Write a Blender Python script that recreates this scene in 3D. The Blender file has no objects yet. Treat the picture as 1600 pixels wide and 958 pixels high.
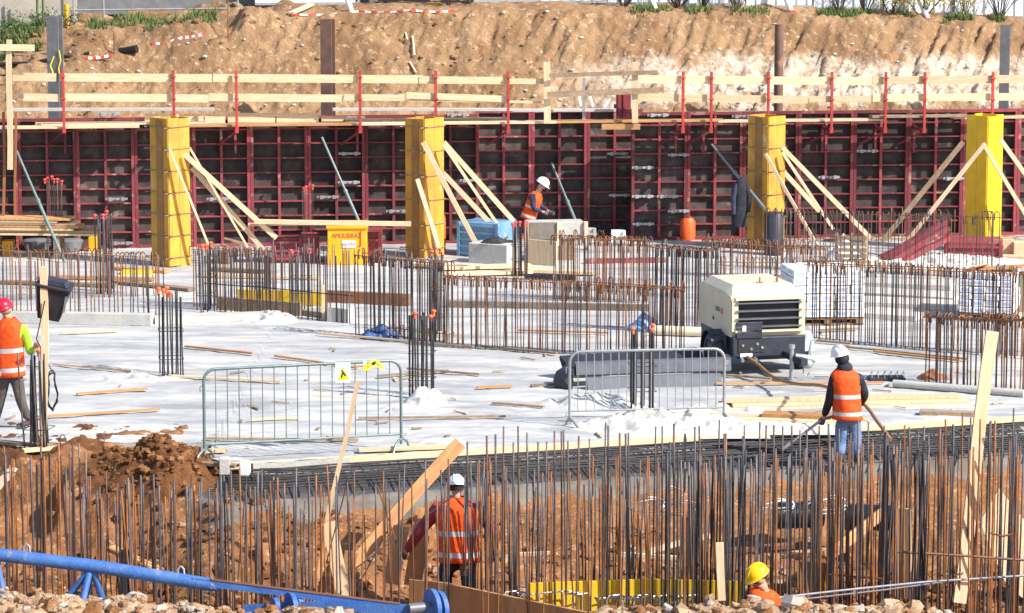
import bpy, math, random
from mathutils import Vector, Matrix, noise
R = math.radians
random.seed(11)
scn = bpy.context.scene
col = scn.collection

# ------------------------------------------------------------------ camera, sky, sun, exposure
F, HZ, CH = 5000.0, -233.0, 8.2
PITCH = math.atan((479 - HZ) / F)
cam_d = bpy.data.cameras.new('camera'); cam_d.lens = 112.5; cam_d.sensor_width = 36
cam_d.clip_start = 0.5; cam_d.clip_end = 3000
cam = bpy.data.objects.new('camera', cam_d); col.objects.link(cam)
cam.location = (0, 0, CH); cam.rotation_euler = (math.pi / 2 - PITCH, 0, 0)
scn.camera = cam
SUN = Vector((0.86, -0.51, 0)).normalized() * math.cos(R(40)) + Vector((0, 0, math.sin(R(40))))
w = bpy.data.worlds.new('World'); scn.world = w; w.use_nodes = True
nt = w.node_tree; bg = nt.nodes['Background']
sky = nt.nodes.new('ShaderNodeTexSky'); sky.sky_type = 'NISHITA'; sky.sun_disc = False
sky.sun_elevation = R(40); sky.sun_rotation = math.atan2(SUN.x, SUN.y)
nt.links.new(sky.outputs[0], bg.inputs[0]); bg.inputs[1].default_value = 0.12
sl = bpy.data.lights.new('sun', 'SUN'); sl.energy = 4.2; sl.angle = R(0.5); sl.color = (1, 0.95, 0.86)
so = bpy.data.objects.new('sun', sl); col.objects.link(so); so.rotation_euler = SUN.to_track_quat('Z', 'Y').to_euler()
so.location = (20, 10, 30)
scn.view_settings.view_transform = 'Standard'; scn.view_settings.look = 'None'
scn.view_settings.exposure = 0.9; scn.view_settings.gamma = 1
scn.view_settings.use_curve_mapping = False

# ------------------------------------------------------------------ pixel helpers (only to measure the place)
cp, sp = math.cos(PITCH), math.sin(PITCH)
def ray(px, py):
    x, y = (px - 800) / F, (479 - py) / F
    return Vector((x, cp + y * sp, -sp + y * cp))
def G(px, py, z=0.0):
    d = ray(px, py); t = (z - CH) / d.z
    return Vector((0, 0, CH)) + d * t
def A(px, py, Y):
    d = ray(px, py); return Vector((0, 0, CH)) + d * (Y / d.y)
def S(py, z=0.0):
    d = ray(800, py); return F / ((z - CH) / d.z)
def rnd(a, b): return random.uniform(a, b)

# ------------------------------------------------------------------ materials
MAT = {}
def mat(name, c, rough=0.8, metal=0.0, c2=None, sc=6.0, stretch=(1, 1, 1), rand=0.0, bump=0.0, bsc=30.0, spots=None, ssc=3.0, sth=0.6, spec=0.4, detail=5, spots2=None, ssc2=.4, sth2=.6):
    m = bpy.data.materials.new(name); m.use_nodes = True; n = m.node_tree; L = n.links
    b = n.nodes['Principled BSDF']; b.inputs['Roughness'].default_value = rough; b.inputs['Metallic'].default_value = metal
    b.inputs['Specular IOR Level'].default_value = spec
    tc = n.nodes.new('ShaderNodeTexCoord'); mp = n.nodes.new('ShaderNodeMapping'); mp.inputs['Scale'].default_value = stretch
    L.new(tc.outputs['Object'], mp.inputs[0])
    oi = n.nodes.new('ShaderNodeObjectInfo')
    ad = n.nodes.new('ShaderNodeVectorMath'); ad.operation = 'ADD'
    ml = n.nodes.new('ShaderNodeMath'); ml.operation = 'MULTIPLY'; ml.inputs[1].default_value = 37.0
    L.new(oi.outputs['Random'], ml.inputs[0]); L.new(mp.outputs[0], ad.inputs[0]); L.new(ml.outputs[0], ad.inputs[1])
    vec = ad.outputs[0]
    def mixc(fac, a, bb):
        x = n.nodes.new('ShaderNodeMix'); x.data_type = 'RGBA'
        if hasattr(fac, 'is_output'): L.new(fac, x.inputs[0])
        else: x.inputs[0].default_value = fac
        for k, v in ((6, a), (7, bb)):
            if isinstance(v, tuple): x.inputs[k].default_value = (*v, 1)
            else: L.new(v, x.inputs[k])
        return x.outputs[2]
    cur = c
    if c2:
        nz = n.nodes.new('ShaderNodeTexNoise'); nz.inputs['Scale'].default_value = sc; nz.inputs['Detail'].default_value = detail
        nz.inputs['Roughness'].default_value = 0.65
        L.new(vec, nz.inputs[0])
        mr = n.nodes.new('ShaderNodeMapRange'); mr.inputs[1].default_value = 0.35; mr.inputs[2].default_value = 0.65
        L.new(nz.outputs[0], mr.inputs[0]); cur = mixc(mr.outputs[0], c, c2)
    if spots:
        nz = n.nodes.new('ShaderNodeTexNoise'); nz.inputs['Scale'].default_value = ssc; nz.inputs['Detail'].default_value = 6
        nz.inputs['Roughness'].default_value = 0.7
        L.new(vec, nz.inputs[0])
        mr = n.nodes.new('ShaderNodeMapRange'); mr.inputs[1].default_value = sth; mr.inputs[2].default_value = sth + 0.08
        L.new(nz.outputs[0], mr.inputs[0]); cur = mixc(mr.outputs[0], cur, spots)
    if spots2:
        nz = n.nodes.new('ShaderNodeTexNoise'); nz.inputs['Scale'].default_value = ssc2; nz.inputs['Detail'].default_value = 9
        nz.inputs['Roughness'].default_value = 0.72; nz.inputs['Distortion'].default_value = 0.6
        L.new(vec, nz.inputs[0])
        mr = n.nodes.new('ShaderNodeMapRange'); mr.inputs[1].default_value = sth2; mr.inputs[2].default_value = sth2 + 0.12; mr.inputs[4].default_value = 0.8
        L.new(nz.outputs[0], mr.inputs[0]); cur = mixc(mr.outputs[0], cur, spots2)
    if rand:
        hs = n.nodes.new('ShaderNodeHueSaturation')
        if isinstance(cur, tuple): hs.inputs['Color'].default_value = (*cur, 1)
        else: L.new(cur, hs.inputs['Color'])
        mr = n.nodes.new('ShaderNodeMapRange'); mr.inputs[3].default_value = 1 - rand; mr.inputs[4].default_value = 1 + rand
        L.new(oi.outputs['Random'], mr.inputs[0]); L.new(mr.outputs[0], hs.inputs['Value']); cur = hs.outputs[0]
    if isinstance(cur, tuple): b.inputs['Base Color'].default_value = (*cur, 1)
    else: L.new(cur, b.inputs['Base Color'])
    if bump:
        nz = n.nodes.new('ShaderNodeTexNoise'); nz.inputs['Scale'].default_value = bsc; nz.inputs['Detail'].default_value = 6
        L.new(vec, nz.inputs[0]); bp = n.nodes.new('ShaderNodeBump'); bp.inputs['Strength'].default_value = bump
        bp.inputs['Distance'].default_value = 0.03
        L.new(nz.outputs[0], bp.inputs['Height']); L.new(bp.outputs[0], b.inputs['Normal'])
    MAT[name] = m; return m
mat('steel_bar', (0.075, 0.078, 0.092), 0.6, 0.4, (0.14, 0.12, 0.12), 9, (1, 1, 1), 0.35, spots=(0.30, 0.12, 0.045), ssc=3, sth=0.56)
mat('rust_bar', (0.36, 0.13, 0.035), 0.8, 0.2, (0.17, 0.075, 0.04), 7, (1, 1, 1), 0.35)
mat('brown_bar', (0.20, 0.10, 0.06), 0.7, 0.3, (0.11, 0.08, 0.08), 7, (1, 1, 1), 0.35)
mat('black_bar', (0.022, 0.022, 0.028), 0.7, 0.1, (0.05, 0.042, 0.04), 9, rand=0.3)
mat('red_paint', (0.27, 0.04, 0.05), 0.65, 0, (0.16, 0.035, 0.045), 5, rand=0.35, spots=(0.38, 0.20, 0.15), ssc=2.6, sth=0.57)
mat('post_red', (0.50, 0.05, 0.04), 0.5, 0, (0.36, 0.04, 0.03), 9, rand=0.15)
mat('ply_dark', (0.028, 0.021, 0.022), 0.8, 0, (0.08, 0.062, 0.056), 3.5, rand=0.4, spots=(0.17, 0.13, 0.11), ssc=1.6, sth=0.6)
mat('galv', (0.42, 0.43, 0.44), 0.45, 0.5, (0.30, 0.31, 0.33), 12, rand=0.15)
mat('galv_dark', (0.16, 0.22, 0.22), 0.45, 0.4, (0.24, 0.30, 0.29), 12, rand=0.1)
mat('wood', (0.74, 0.55, 0.36), 0.75, 0, (0.60, 0.42, 0.25), 3, (8, 8, 1), 0.15, bump=0.2, bsc=40)
mat('wood_x', (0.74, 0.55, 0.32), 0.75, 0, (0.63, 0.43, 0.22), 3, (1, 8, 8), 0.12, bump=0.2, bsc=40, spots=(0.42, 0.26, 0.13), ssc=1.3, sth=0.68)
mat('wood_old', (0.34, 0.24, 0.15), 0.85, 0, (0.22, 0.15, 0.10), 3, (3, 3, 3), 0.2, bump=0.3)
mat('wood_orange', (0.55, 0.29, 0.12), 0.8, 0, (0.40, 0.19, 0.08), 2, (6, 6, 1), 0.2, bump=0.2)
mat('ply_ochre', (0.62, 0.33, 0.04), 0.65, 0, (0.44, 0.21, 0.04), 3.5, (1, 1, .5), 0.12, spots=(0.60, 0.45, 0.26), ssc=3.3, sth=0.60)
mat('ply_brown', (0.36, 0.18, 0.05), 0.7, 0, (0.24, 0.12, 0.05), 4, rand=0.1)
mat('ply_yellow', (0.80, 0.50, 0.02), 0.5, 0, (0.68, 0.41, 0.02), 4, (1, 1, 1), 0.1, spots=(0.55, 0.32, 0.03), ssc=3, sth=0.66)
mat('ply_edge', (0.45, 0.28, 0.12), 0.8, 0, (0.33, 0.19, 0.08), 20, (1, 1, 8))
mat('concrete', (0.50, 0.48, 0.44), 0.9, 0, (0.40, 0.385, 0.36), 3, bump=0.3, rand=0.08)
mat('slate', (0.09, 0.10, 0.12), 0.6, 0, (0.13, 0.14, 0.16), 3)
mat('shade_base', (0.06, 0.055, 0.055), 0.8, 0, (0.11, 0.10, 0.095), 3, bump=0.4)  # near-black ground under the mats: their shade put into the colour
mat('concrete_dark', (0.20, 0.175, 0.15), 0.9, 0, (0.12, 0.10, 0.08), 3, bump=0.4, bsc=15)
mat('cream', (0.65, 0.56, 0.41), 0.5, 0, (0.58, 0.49, 0.35), 3, spots=(0.52, 0.40, 0.25), ssc=2.5, sth=0.66)
mat('navy', (0.022, 0.026, 0.042), 0.5, 0, (0.04, 0.045, 0.06), 8, spots=(0.12, 0.11, 0.11), ssc=6, sth=0.7)
mat('black', (0.02, 0.02, 0.025), 0.6, 0, (0.035, 0.035, 0.045), 5)
mat('black_gloss', (0.015, 0.016, 0.02), 0.25, 0, (0.03, 0.03, 0.04), 5)
mat('tyre', (0.05, 0.05, 0.05), 0.8, 0, (0.09, 0.085, 0.08), 10)
mat('steel_grey', (0.17, 0.17, 0.20), 0.5, 0.3, (0.12, 0.12, 0.15), 4)
mat('steel_dark', (0.018, 0.018, 0.028), 0.6, 0, (0.035, 0.035, 0.05), 4)
mat('blue_paint', (0.03, 0.10, 0.34), 0.6, 0, (0.06, 0.15, 0.38), 5, spots=(0.26, 0.20, 0.16), ssc=7, sth=0.63, bump=0.25, spots2=(0.22, 0.26, 0.32), ssc2=2.0, sth2=.58)
mat('blue_clad', (0.20, 0.38, 0.56), 0.6, 0, (0.13, 0.27, 0.42), 3)
mat('blue_bag', (0.16, 0.40, 0.75), 0.5, 0, (0.35, 0.55, 0.80), 8)
mat('blue_dark', (0.03, 0.06, 0.16), 0.5, 0, (0.12, 0.22, 0.45), 8)
mat('yellow_skip', (0.85, 0.42, 0.01), 0.5, 0, (0.75, 0.35, 0.01), 3)
mat('orange', (0.90, 0.13, 0.03), 0.5, 0, (0.8, 0.10, 0.02), 4)
mat('cap_orange', (0.80, 0.14, 0.05), 0.5, rand=0.15)
mat('cap_red', (0.60, 0.08, 0.07), 0.5, rand=0.2)
mat('white', (0.80, 0.80, 0.78), 0.6, 0, (0.72, 0.72, 0.71), 4)
mat('white_sheet', (0.62, 0.60, 0.56), 0.6, 0, (0.52, 0.48, 0.42), 2, bump=0.5, bsc=6)
mat('clear_sheet', (0.48, 0.46, 0.43), 0.45, 0, (0.58, 0.56, 0.52), 3, bump=0.4, bsc=8)
mat('print_blue', (0.34, 0.46, 0.78), 0.5, 0, (0.50, 0.58, 0.78), 12)
mat('cable', (0.015, 0.015, 0.017), 0.5)
mat('hose', (0.34, 0.17, 0.06), 0.6, 0, (0.24, 0.12, 0.05), 8)
mat('pipe_cream', (0.72, 0.62, 0.46), 0.7, 0, (0.62, 0.52, 0.38), 4)
mat('rust_plate', (0.30, 0.12, 0.05), 0.85, 0, (0.20, 0.09, 0.05), 5, rand=0.1)
mat('pile_grey', (0.22, 0.22, 0.23), 0.7, 0.2, (0.15, 0.15, 0.16), 4)
mat('pile_rust', (0.13, 0.075, 0.06), 0.8, 0, (0.20, 0.11, 0.08), 3, spots=(0.32, 0.17, 0.10), ssc=2, sth=0.62)
mat('fence_white', (0.70, 0.74, 0.80), 0.5, 0, (0.62, 0.66, 0.72), 1.5, rand=0.05)
mat('stone', (0.42, 0.38, 0.33), 0.9, 0, (0.33, 0.29, 0.25), 2, bump=0.3, bsc=8)
mat('tape_red', (0.65, 0.06, 0.05), 0.5); mat('tape_white', (0.85, 0.83, 0.80), 0.5)
mat('leaf', (0.06, 0.13, 0.03), 0.7, 0, (0.10, 0.17, 0.04), 5); mat('leaf_yellow', (0.62, 0.48, 0.06), 0.7, 0, (0.42, 0.36, 0.06), 9)
mat('grass', (0.08, 0.15, 0.035), 0.8, 0, (0.16, 0.17, 0.06), 3)
mat('twig', (0.06, 0.045, 0.04), 0.8)
mat('skin', (0.50, 0.27, 0.18), 0.6); mat('vest', (0.88, 0.10, 0.008), 0.75, 0, (0.72, 0.065, 0.006), 9, bump=0.5, bsc=14)
mat('reflect', (0.55, 0.54, 0.55), 0.4, 0.1); mat('helmet_white', (0.85, 0.86, 0.86), 0.3)
mat('helmet_red', (0.50, 0.012, 0.035), 0.3); mat('helmet_yellow', (0.90, 0.55, 0.01), 0.3)
mat('jeans', (0.10, 0.18, 0.36), 0.85, 0, (0.17, 0.26, 0.44), 9, bump=0.5, bsc=15); mat('trousers', (0.07, 0.06, 0.055), 0.85, 0, (0.11, 0.09, 0.08), 8, bump=0.5, bsc=15)
mat('dark_cloth', (0.012, 0.012, 0.02), 0.85, 0, (0.03, 0.03, 0.045), 9, bump=0.5, bsc=15)
mat('navy_cloth', (0.03, 0.03, 0.07), 0.85, 0, (0.05, 0.05, 0.09), 9, bump=0.5)
mat('maroon', (0.24, 0.03, 0.055), 0.85, 0, (0.30, 0.05, 0.07), 9, bump=0.5); mat('lime', (0.35, 0.72, 0.04), 0.8, 0, (0.28, 0.60, 0.03), 9, bump=0.5)
mat('hair', (0.03, 0.018, 0.012), 0.8); mat('glove', (0.10, 0.10, 0.11), 0.8); mat('boot', (0.06, 0.035, 0.05), 0.7)
mat('bag_tan', (0.22, 0.14, 0.07), 0.8)
mat('sign_yellow', (0.85, 0.65, 0.02), 0.5); mat('ink', (0.03, 0.03, 0.03), 0.6); mat('ink_red', (0.65, 0.05, 0.06), 0.6)
mat('foam', (0.62, 0.53, 0.36), 0.8, 0, (0.5, 0.40, 0.25), 5)
mat('black_pipe', (0.018, 0.018, 0.02), 0.35)

def soil(name, c1, c2, c3, sc=1.2, pale=None, bump=1.0, dark=None):
    """earth: large patches, fine crumbs and scattered pale stones"""
    m = bpy.data.materials.new(name); m.use_nodes = True; n = m.node_tree; L = n.links
    b = n.nodes['Principled BSDF']; b.inputs['Roughness'].default_value = 0.95; b.inputs['Specular IOR Level'].default_value = 0.15
    tc = n.nodes.new('ShaderNodeTexCoord')
    def nz(s, d=6, r=0.65):
        x = n.nodes.new('ShaderNodeTexNoise'); x.inputs['Scale'].default_value = s; x.inputs['Detail'].default_value = d; x.inputs['Roughness'].default_value = r
        L.new(tc.outputs['Object'], x.inputs[0]); return x.outputs[0]
    def rng(o, a, bb):
        x = n.nodes.new('ShaderNodeMapRange'); x.inputs[1].default_value = a; x.inputs[2].default_value = bb; L.new(o, x.inputs[0]); return x.outputs[0]
    def mx(f, a, bb):
        x = n.nodes.new('ShaderNodeMix'); x.data_type = 'RGBA'; L.new(f, x.inputs[0])
        for k, v in ((6, a), (7, bb)):
            if isinstance(v, tuple): x.inputs[k].default_value = (*v, 1)
            else: L.new(v, x.inputs[k])
        return x.outputs[2]
    cur = mx(rng(nz(sc), 0.38, 0.62), c1, c2)
    cur = mx(rng(nz(sc * 9, 5, 0.7), 0.55, 0.68), cur, c3)
    if pale:   # a pale stony layer low on the cut
        sep = n.nodes.new('ShaderNodeSeparateXYZ'); L.new(tc.outputs['Object'], sep.inputs[0])
        def mth(op, a, bb):
            x = n.nodes.new('ShaderNodeMath'); x.operation = op
            for k, v in ((0, a), (1, bb)):
                if isinstance(v, (int, float)): x.inputs[k].default_value = v
                else: L.new(v, x.inputs[k])
            return x.outputs[0]
        nn = mth('MULTIPLY', mth('SUBTRACT', nz(0.8), 0.5), 1.6)
        zz = mth('ADD', sep.outputs[2], nn)
        up = rng(zz, 3.75, 3.45); lo = rng(zz, 2.55, 2.75); xx = rng(mth('ADD', sep.outputs[0], mth('MULTIPLY', nn, 3)), 0.5, 3.5)
        f = mth('MULTIPLY', mth('MULTIPLY', up, lo), xx)
        f = mth('MULTIPLY', f, rng(nz(5.0), 0.36, 0.55))
        cur = mx(f, cur, pale)
    L.new(cur, b.inputs['Base Color'])
    bp = n.nodes.new('ShaderNodeBump'); bp.inputs['Strength'].default_value = bump; bp.inputs['Distance'].default_value = 0.06
    L.new(nz(9, 8, 0.7), bp.inputs['Height']); L.new(bp.outputs[0], b.inputs['Normal'])
    MAT[name] = m
soil('soil_pit', (0.36, 0.165, 0.07), (0.19, 0.085, 0.036), (0.52, 0.34, 0.21))
soil('soil_dark', (0.12, 0.05, 0.022), (0.19, 0.08, 0.03), (0.28, 0.14, 0.07))
soil('soil_ridge', (0.50, 0.34, 0.21), (0.36, 0.23, 0.14), (0.62, 0.48, 0.34), 2.0)
soil('soil_bank', (0.39, 0.24, 0.13), (0.24, 0.135, 0.07), (0.55, 0.40, 0.26), 0.7, pale=(0.66, 0.55, 0.44), bump=1.4)
soil('soil_far', (0.36, 0.27, 0.18), (0.30, 0.22, 0.14), (0.42, 0.33, 0.22), 0.4)

# ------------------------------------------------------------------ mesh builder
def tag(o, label=None, cat=None, group=None, kind=None):
    if label: o['label'] = label
    if cat: o['category'] = cat
    if group: o['group'] = group
    if kind: o['kind'] = kind
    return o
def empty(name, loc, label, cat, rz=0.0, group=None):
    o = bpy.data.objects.new(name, None); o.empty_display_size = 0.2; col.objects.link(o)
    o.location = loc; o.rotation_euler = (0, 0, rz); return tag(o, label, cat, group)
class MB:
    def __init__(s): s.v = []; s.f = []; s.m = []
    def add(s, vs, fs, mi=0):
        k = len(s.v); s.v += [Vector(v) for v in vs]
        for f in fs: s.f.append([i + k for i in f]); s.m.append(mi)
    def box(s, c, d, rz=0.0, mi=0, M=None):
        x, y, z = d[0] / 2, d[1] / 2, d[2] / 2
        vs = [Vector((a * x, b * y, e * z)) for e in (-1, 1) for a, b in ((-1, -1), (1, -1), (1, 1), (-1, 1))]
        M = M or Matrix.Rotation(rz, 3, 'Z'); c = Vector(c)
        s.add([M @ v + c for v in vs], [(3, 2, 1, 0), (4, 5, 6, 7), (0, 1, 5, 4), (1, 2, 6, 5), (2, 3, 7, 6), (3, 0, 4, 7)], mi); return s
    def beam(s, a, b, w, h, mi=0, up=(0, 0, 1)):
        a, b = Vector(a), Vector(b); d = (b - a); L = d.length; d.normalize(); up = Vector(up)
        if abs(d.dot(up)) > 0.97: up = Vector((0, 1, 0))
        x = d.cross(up).normalized(); z = x.cross(d).normalized()
        M = Matrix((x, d, z)).transposed(); return s.box((a + b) / 2, (w, L, h), M=M, mi=mi)
    def tube(s, pts, r, n=8, mi=0, cap=True):
        pts = [Vector(p) for p in pts]; rs = r if isinstance(r, (list, tuple)) else [r] * len(pts)
        prev = None; rings = []
        for i, p in enumerate(pts):
            t = (pts[min(i + 1, len(pts) - 1)] - pts[max(i - 1, 0)]).normalized()
            if prev is None:
                u = Vector((0, 0, 1)) if abs(t.z) < 0.9 else Vector((1, 0, 0)); x = t.cross(u).normalized()
            else:
                x = (prev - t * prev.dot(t)).normalized()
            prev = x; y = t.cross(x)
            rings.append([p + (x * math.cos(2 * math.pi * k / n) + y * math.sin(2 * math.pi * k / n)) * rs[i] for k in range(n)])
        return s.loft(rings, mi, cap)
    def loft(s, rings, mi=0, cap=True, mis=None):
        n = len(rings[0]); k = len(s.v)
        for r in rings: s.v += [Vector(v) for v in r]
        for i in range(len(rings) - 1):
            for j in range(n):
                s.f.append([k + i * n + j, k + i * n + (j + 1) % n, k + (i + 1) * n + (j + 1) % n, k + (i + 1) * n + j]); s.m.append(mis[i] if mis else mi)
        if cap:
            s.f.append([k + j for j in range(n)][::-1]); s.m.append(mis[0] if mis else mi)
            s.f.append([k + (len(rings) - 1) * n + j for j in range(n)]); s.m.append(mis[-1] if mis else mi)
        return s
    def ball(s, c, r, n=8, mi=0, M=None, jit=0.0):
        r = Vector(r) if not isinstance(r, (int, float)) else Vector((r, r, r)); rings = []
        M = M or Matrix.Identity(3); c = Vector(c)
        for i in range(1, n // 2 + 1):
            th = math.pi * i / (n // 2 + 1)
            rings.append([c + M @ Vector((r.x * math.sin(th) * math.cos(2 * math.pi * k / n), r.y * math.sin(th) * math.sin(2 * math.pi * k / n), -r.z * math.cos(th))) * (1 + rnd(-jit, jit)) for k in range(n)])
        return s.loft(rings, mi)
    def disc(s, c, axis, r, th, n=20, mi=0):
        a = Vector(axis).normalized() * th / 2; return s.tube([Vector(c) - a, Vector(c) + a], r, n, mi)
    def build(s, name, mats, parent=None, loc=None, rz=0.0, smooth=False, bevel=0.0):
        me = bpy.data.meshes.new(name); me.from_pydata([tuple(v) for v in s.v], [], s.f)
        for m in ([mats] if isinstance(mats, str) else mats): me.materials.append(MAT[m])
        me.polygons.foreach_set('material_index', s.m)
        if smooth: me.polygons.foreach_set('use_smooth', [True] * len(s.f))
        me.update()
        o = bpy.data.objects.new(name, me); col.objects.link(o)
        if parent: o.parent = parent
        if loc is not None: o.location = loc
        o.rotation_euler = (0, 0, rz)
        if bevel:
            b = o.modifiers.new('bevel', 'BEVEL'); b.width = bevel; b.segments = 2; b.limit_method = 'ANGLE'
        if smooth and bevel == 0 and len(s.f) < 3000:
            try: me.set_sharp_from_angle(angle=R(50))
            except Exception: pass
        return o
def dup(root, loc, rz=None, label=None, group=None):
    r = root.copy(); col.objects.link(r); r.location = loc
    if rz is not None: r.rotation_euler = (0, 0, rz)
    if label: r['label'] = label
    if group: r['group'] = group
    for ch in list(root.children):
        c = ch.copy(); col.objects.link(c); c.parent = r
        for g in list(ch.children):
            d = g.copy(); col.objects.link(d); d.parent = c
    return r
def timber(a, b, w, h, label, cat='plank', name='timber_plank', m='wood', group=None, up=(0, 0, 1), roll=None):
    """one sawn board or batten between two points of the place, its grain along it"""
    a, b = Vector(a), Vector(b); d = b - a; L = d.length; d.normalize(); up = Vector(up)
    if abs(d.dot(up)) > 0.97: up = Vector((0, -1, 0))
    x = d.cross(up).normalized(); z = x.cross(d).normalized()
    k = max(2, int(L / 0.5)); mb = MB(); ph = rnd(0, 6); rings = []
    for i in range(k + 1):
        t = i / k; o = 0.006 * math.sin(ph + t * 5) * min(L, 3)
        c = Vector((0, 0, L * t))
        rings.append([c + Vector((sx * w / 2 + o, sy * h / 2, 0)) for sx, sy in ((-1, -1), (1, -1), (1, 1), (-1, 1))])
    mb.loft(rings)
    o = mb.build(name, m)
    M = Matrix((x, d.cross(x), d)).transposed()
    M = M.to_4x4(); M.translation = a; o.matrix_world = M
    o.location, o.rotation_euler = M.to_translation(), M.to_euler()
    return tag(o, label, cat, group)
def text(body, size, m, parent, loc, rot, name='lettering', sx=1.0, shear=0.0):
    c = bpy.data.curves.new('t', 'FONT'); c.body = body; c.size = size; c.extrude = 0.002; c.align_x = 'CENTER'; c.shear = shear
    t = bpy.data.objects.new('t', c); col.objects.link(t)
    dg = bpy.context.evaluated_depsgraph_get(); me = bpy.data.meshes.new_from_object(t.evaluated_get(dg))
    bpy.data.objects.remove(t); me.materials.clear(); me.materials.append(MAT[m])
    o = bpy.data.objects.new(name, me); col.objects.link(o); o.parent = parent; o.location = loc; o.rotation_euler = rot; o.scale = (sx, 1, 1)
    return o
def struct(name, mb, m, smooth=False): return tag(mb.build(name, m, smooth=smooth), kind='structure')
def field(name, x0, x1, y0, y1, rx, ry, fn, m, smooth=True, keep=None):
    nx, ny = int((x1 - x0) / rx) + 1, int((y1 - y0) / ry) + 1
    mb = MB()
    vs = []
    for j in range(ny):
        y = y0 + (y1 - y0) * j / (ny - 1)
        for i in range(nx):
            x = x0 + (x1 - x0) * i / (nx - 1); q = fn(x, y)
            vs.append(q if isinstance(q, tuple) else (x, y, q))
    fs = []
    for j in range(ny - 1):
        for i in range(nx - 1):
            if keep and not keep(vs[j * nx + i]): continue
            a = j * nx + i; fs.append((a, a + 1, a + nx + 1, a + nx))
    me = bpy.data.meshes.new(name); me.from_pydata(vs, [], fs); me.materials.append(MAT[m])
    if smooth: me.polygons.foreach_set('use_smooth', [True] * len(fs))
    o = bpy.data.objects.new(name, me); col.objects.link(o); return o
def fbm(x, y, z=0.0, o=4, s=1.0): return noise.fractal(Vector((x * s, y * s, z)), 1.0, 2.0, o)
def interp(t, pts):
    if t <= pts[0][0]: return pts[0][1]
    for (a, va), (b, vb) in zip(pts, pts[1:]):
        if t <= b:
            k = (t - a) / (b - a); return va + (vb - va) * k
    return pts[-1][1]
def sstep(a, b, t):
    t = max(0, min(1, (t - a) / (b - a))); return t * t * (3 - 2 * t)
ORD = ['first', 'second', 'third', 'fourth', 'fifth', 'sixth', 'seventh', 'eighth', 'ninth', 'tenth', 'eleventh', 'twelfth', 'thirteenth', 'fourteenth', 'fifteenth', 'sixteenth', 'seventeenth', 'eighteenth', 'nineteenth', 'twentieth', 'twenty-first', 'twenty-second', 'twenty-third', 'twenty-fourth', 'twenty-fifth']

# ------------------------------------------------------------------ ground
WA = R(7)                                        # the rear wall runs away to the right
wd, wn = Vector((math.cos(WA), math.sin(WA), 0)), Vector((math.sin(WA), -math.cos(WA), 0))
W0 = G(100, 388)                                 # foot of the rear wall
def wall_y(x): return W0.y + (x - W0.x) * math.tan(WA)
def edge_y(x, soft=False):                                   # front edge of the slab
    a, b = G(360, 727), G(1600, 652)
    if x < a.x - 0.35 and not soft: return 44.0
    if x < a.x: return a.y + (44.0 - a.y) * min(1, (a.x - x) / 1.2)
    return a.y + (x - a.x) * (b.y - a.y) / (b.x - a.x)
def crest(x): return interp(x, [(-12, 4.0), (-9, 4.25), (-5, 4.5), (0, 4.62), (6, 4.5), (12, 4.2)])
def bank_z(x, y):
    d = y - wall_y(x)
    cz = crest(x)
    if d < 1.9: base = 0.0 + sstep(1.45, 1.9, d) * 1.8
    else: base = 1.8 + (cz - 1.8) * min(1, (d - 1.9) / 3.0) ** 0.92
    if d > 4.9: base = cz + 0.15 * sstep(4.9, 6, d)
    on = sstep(1.9, 2.3, d) * (1 - 0.75 * sstep(4.6, 5.3, d))
    u = x - 0.45 * (d - 3)
    fur = abs(noise.noise(Vector((u * 2.3, d * 0.45, 3)))) * 0.24 + abs(noise.noise(Vector((u * 5.2, d * 1.1, 9)))) * 0.15
    base += on * (0.14 - fur * interp(x, [(-6, 0.35), (-1, 0.8), (2, 1.1), (12, 1.1)]))
    base += on * 0.16 * fbm(x, y, 0, 5, 1.3) + (0.3 + 0.7 * on) * 0.07 * noise.noise(Vector((x * 6, y * 6, 1))) + (0.2 + 0.8 * on) * 0.05 * noise.noise(Vector((x * 14, y * 14, 1)))
    if x < -3.5: base += 0.30 * sstep(-3.5, -6.5, x) * sstep(3.0, 4.6, d) * fbm(x, y, 7, 4, 0.9)
    return base
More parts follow.
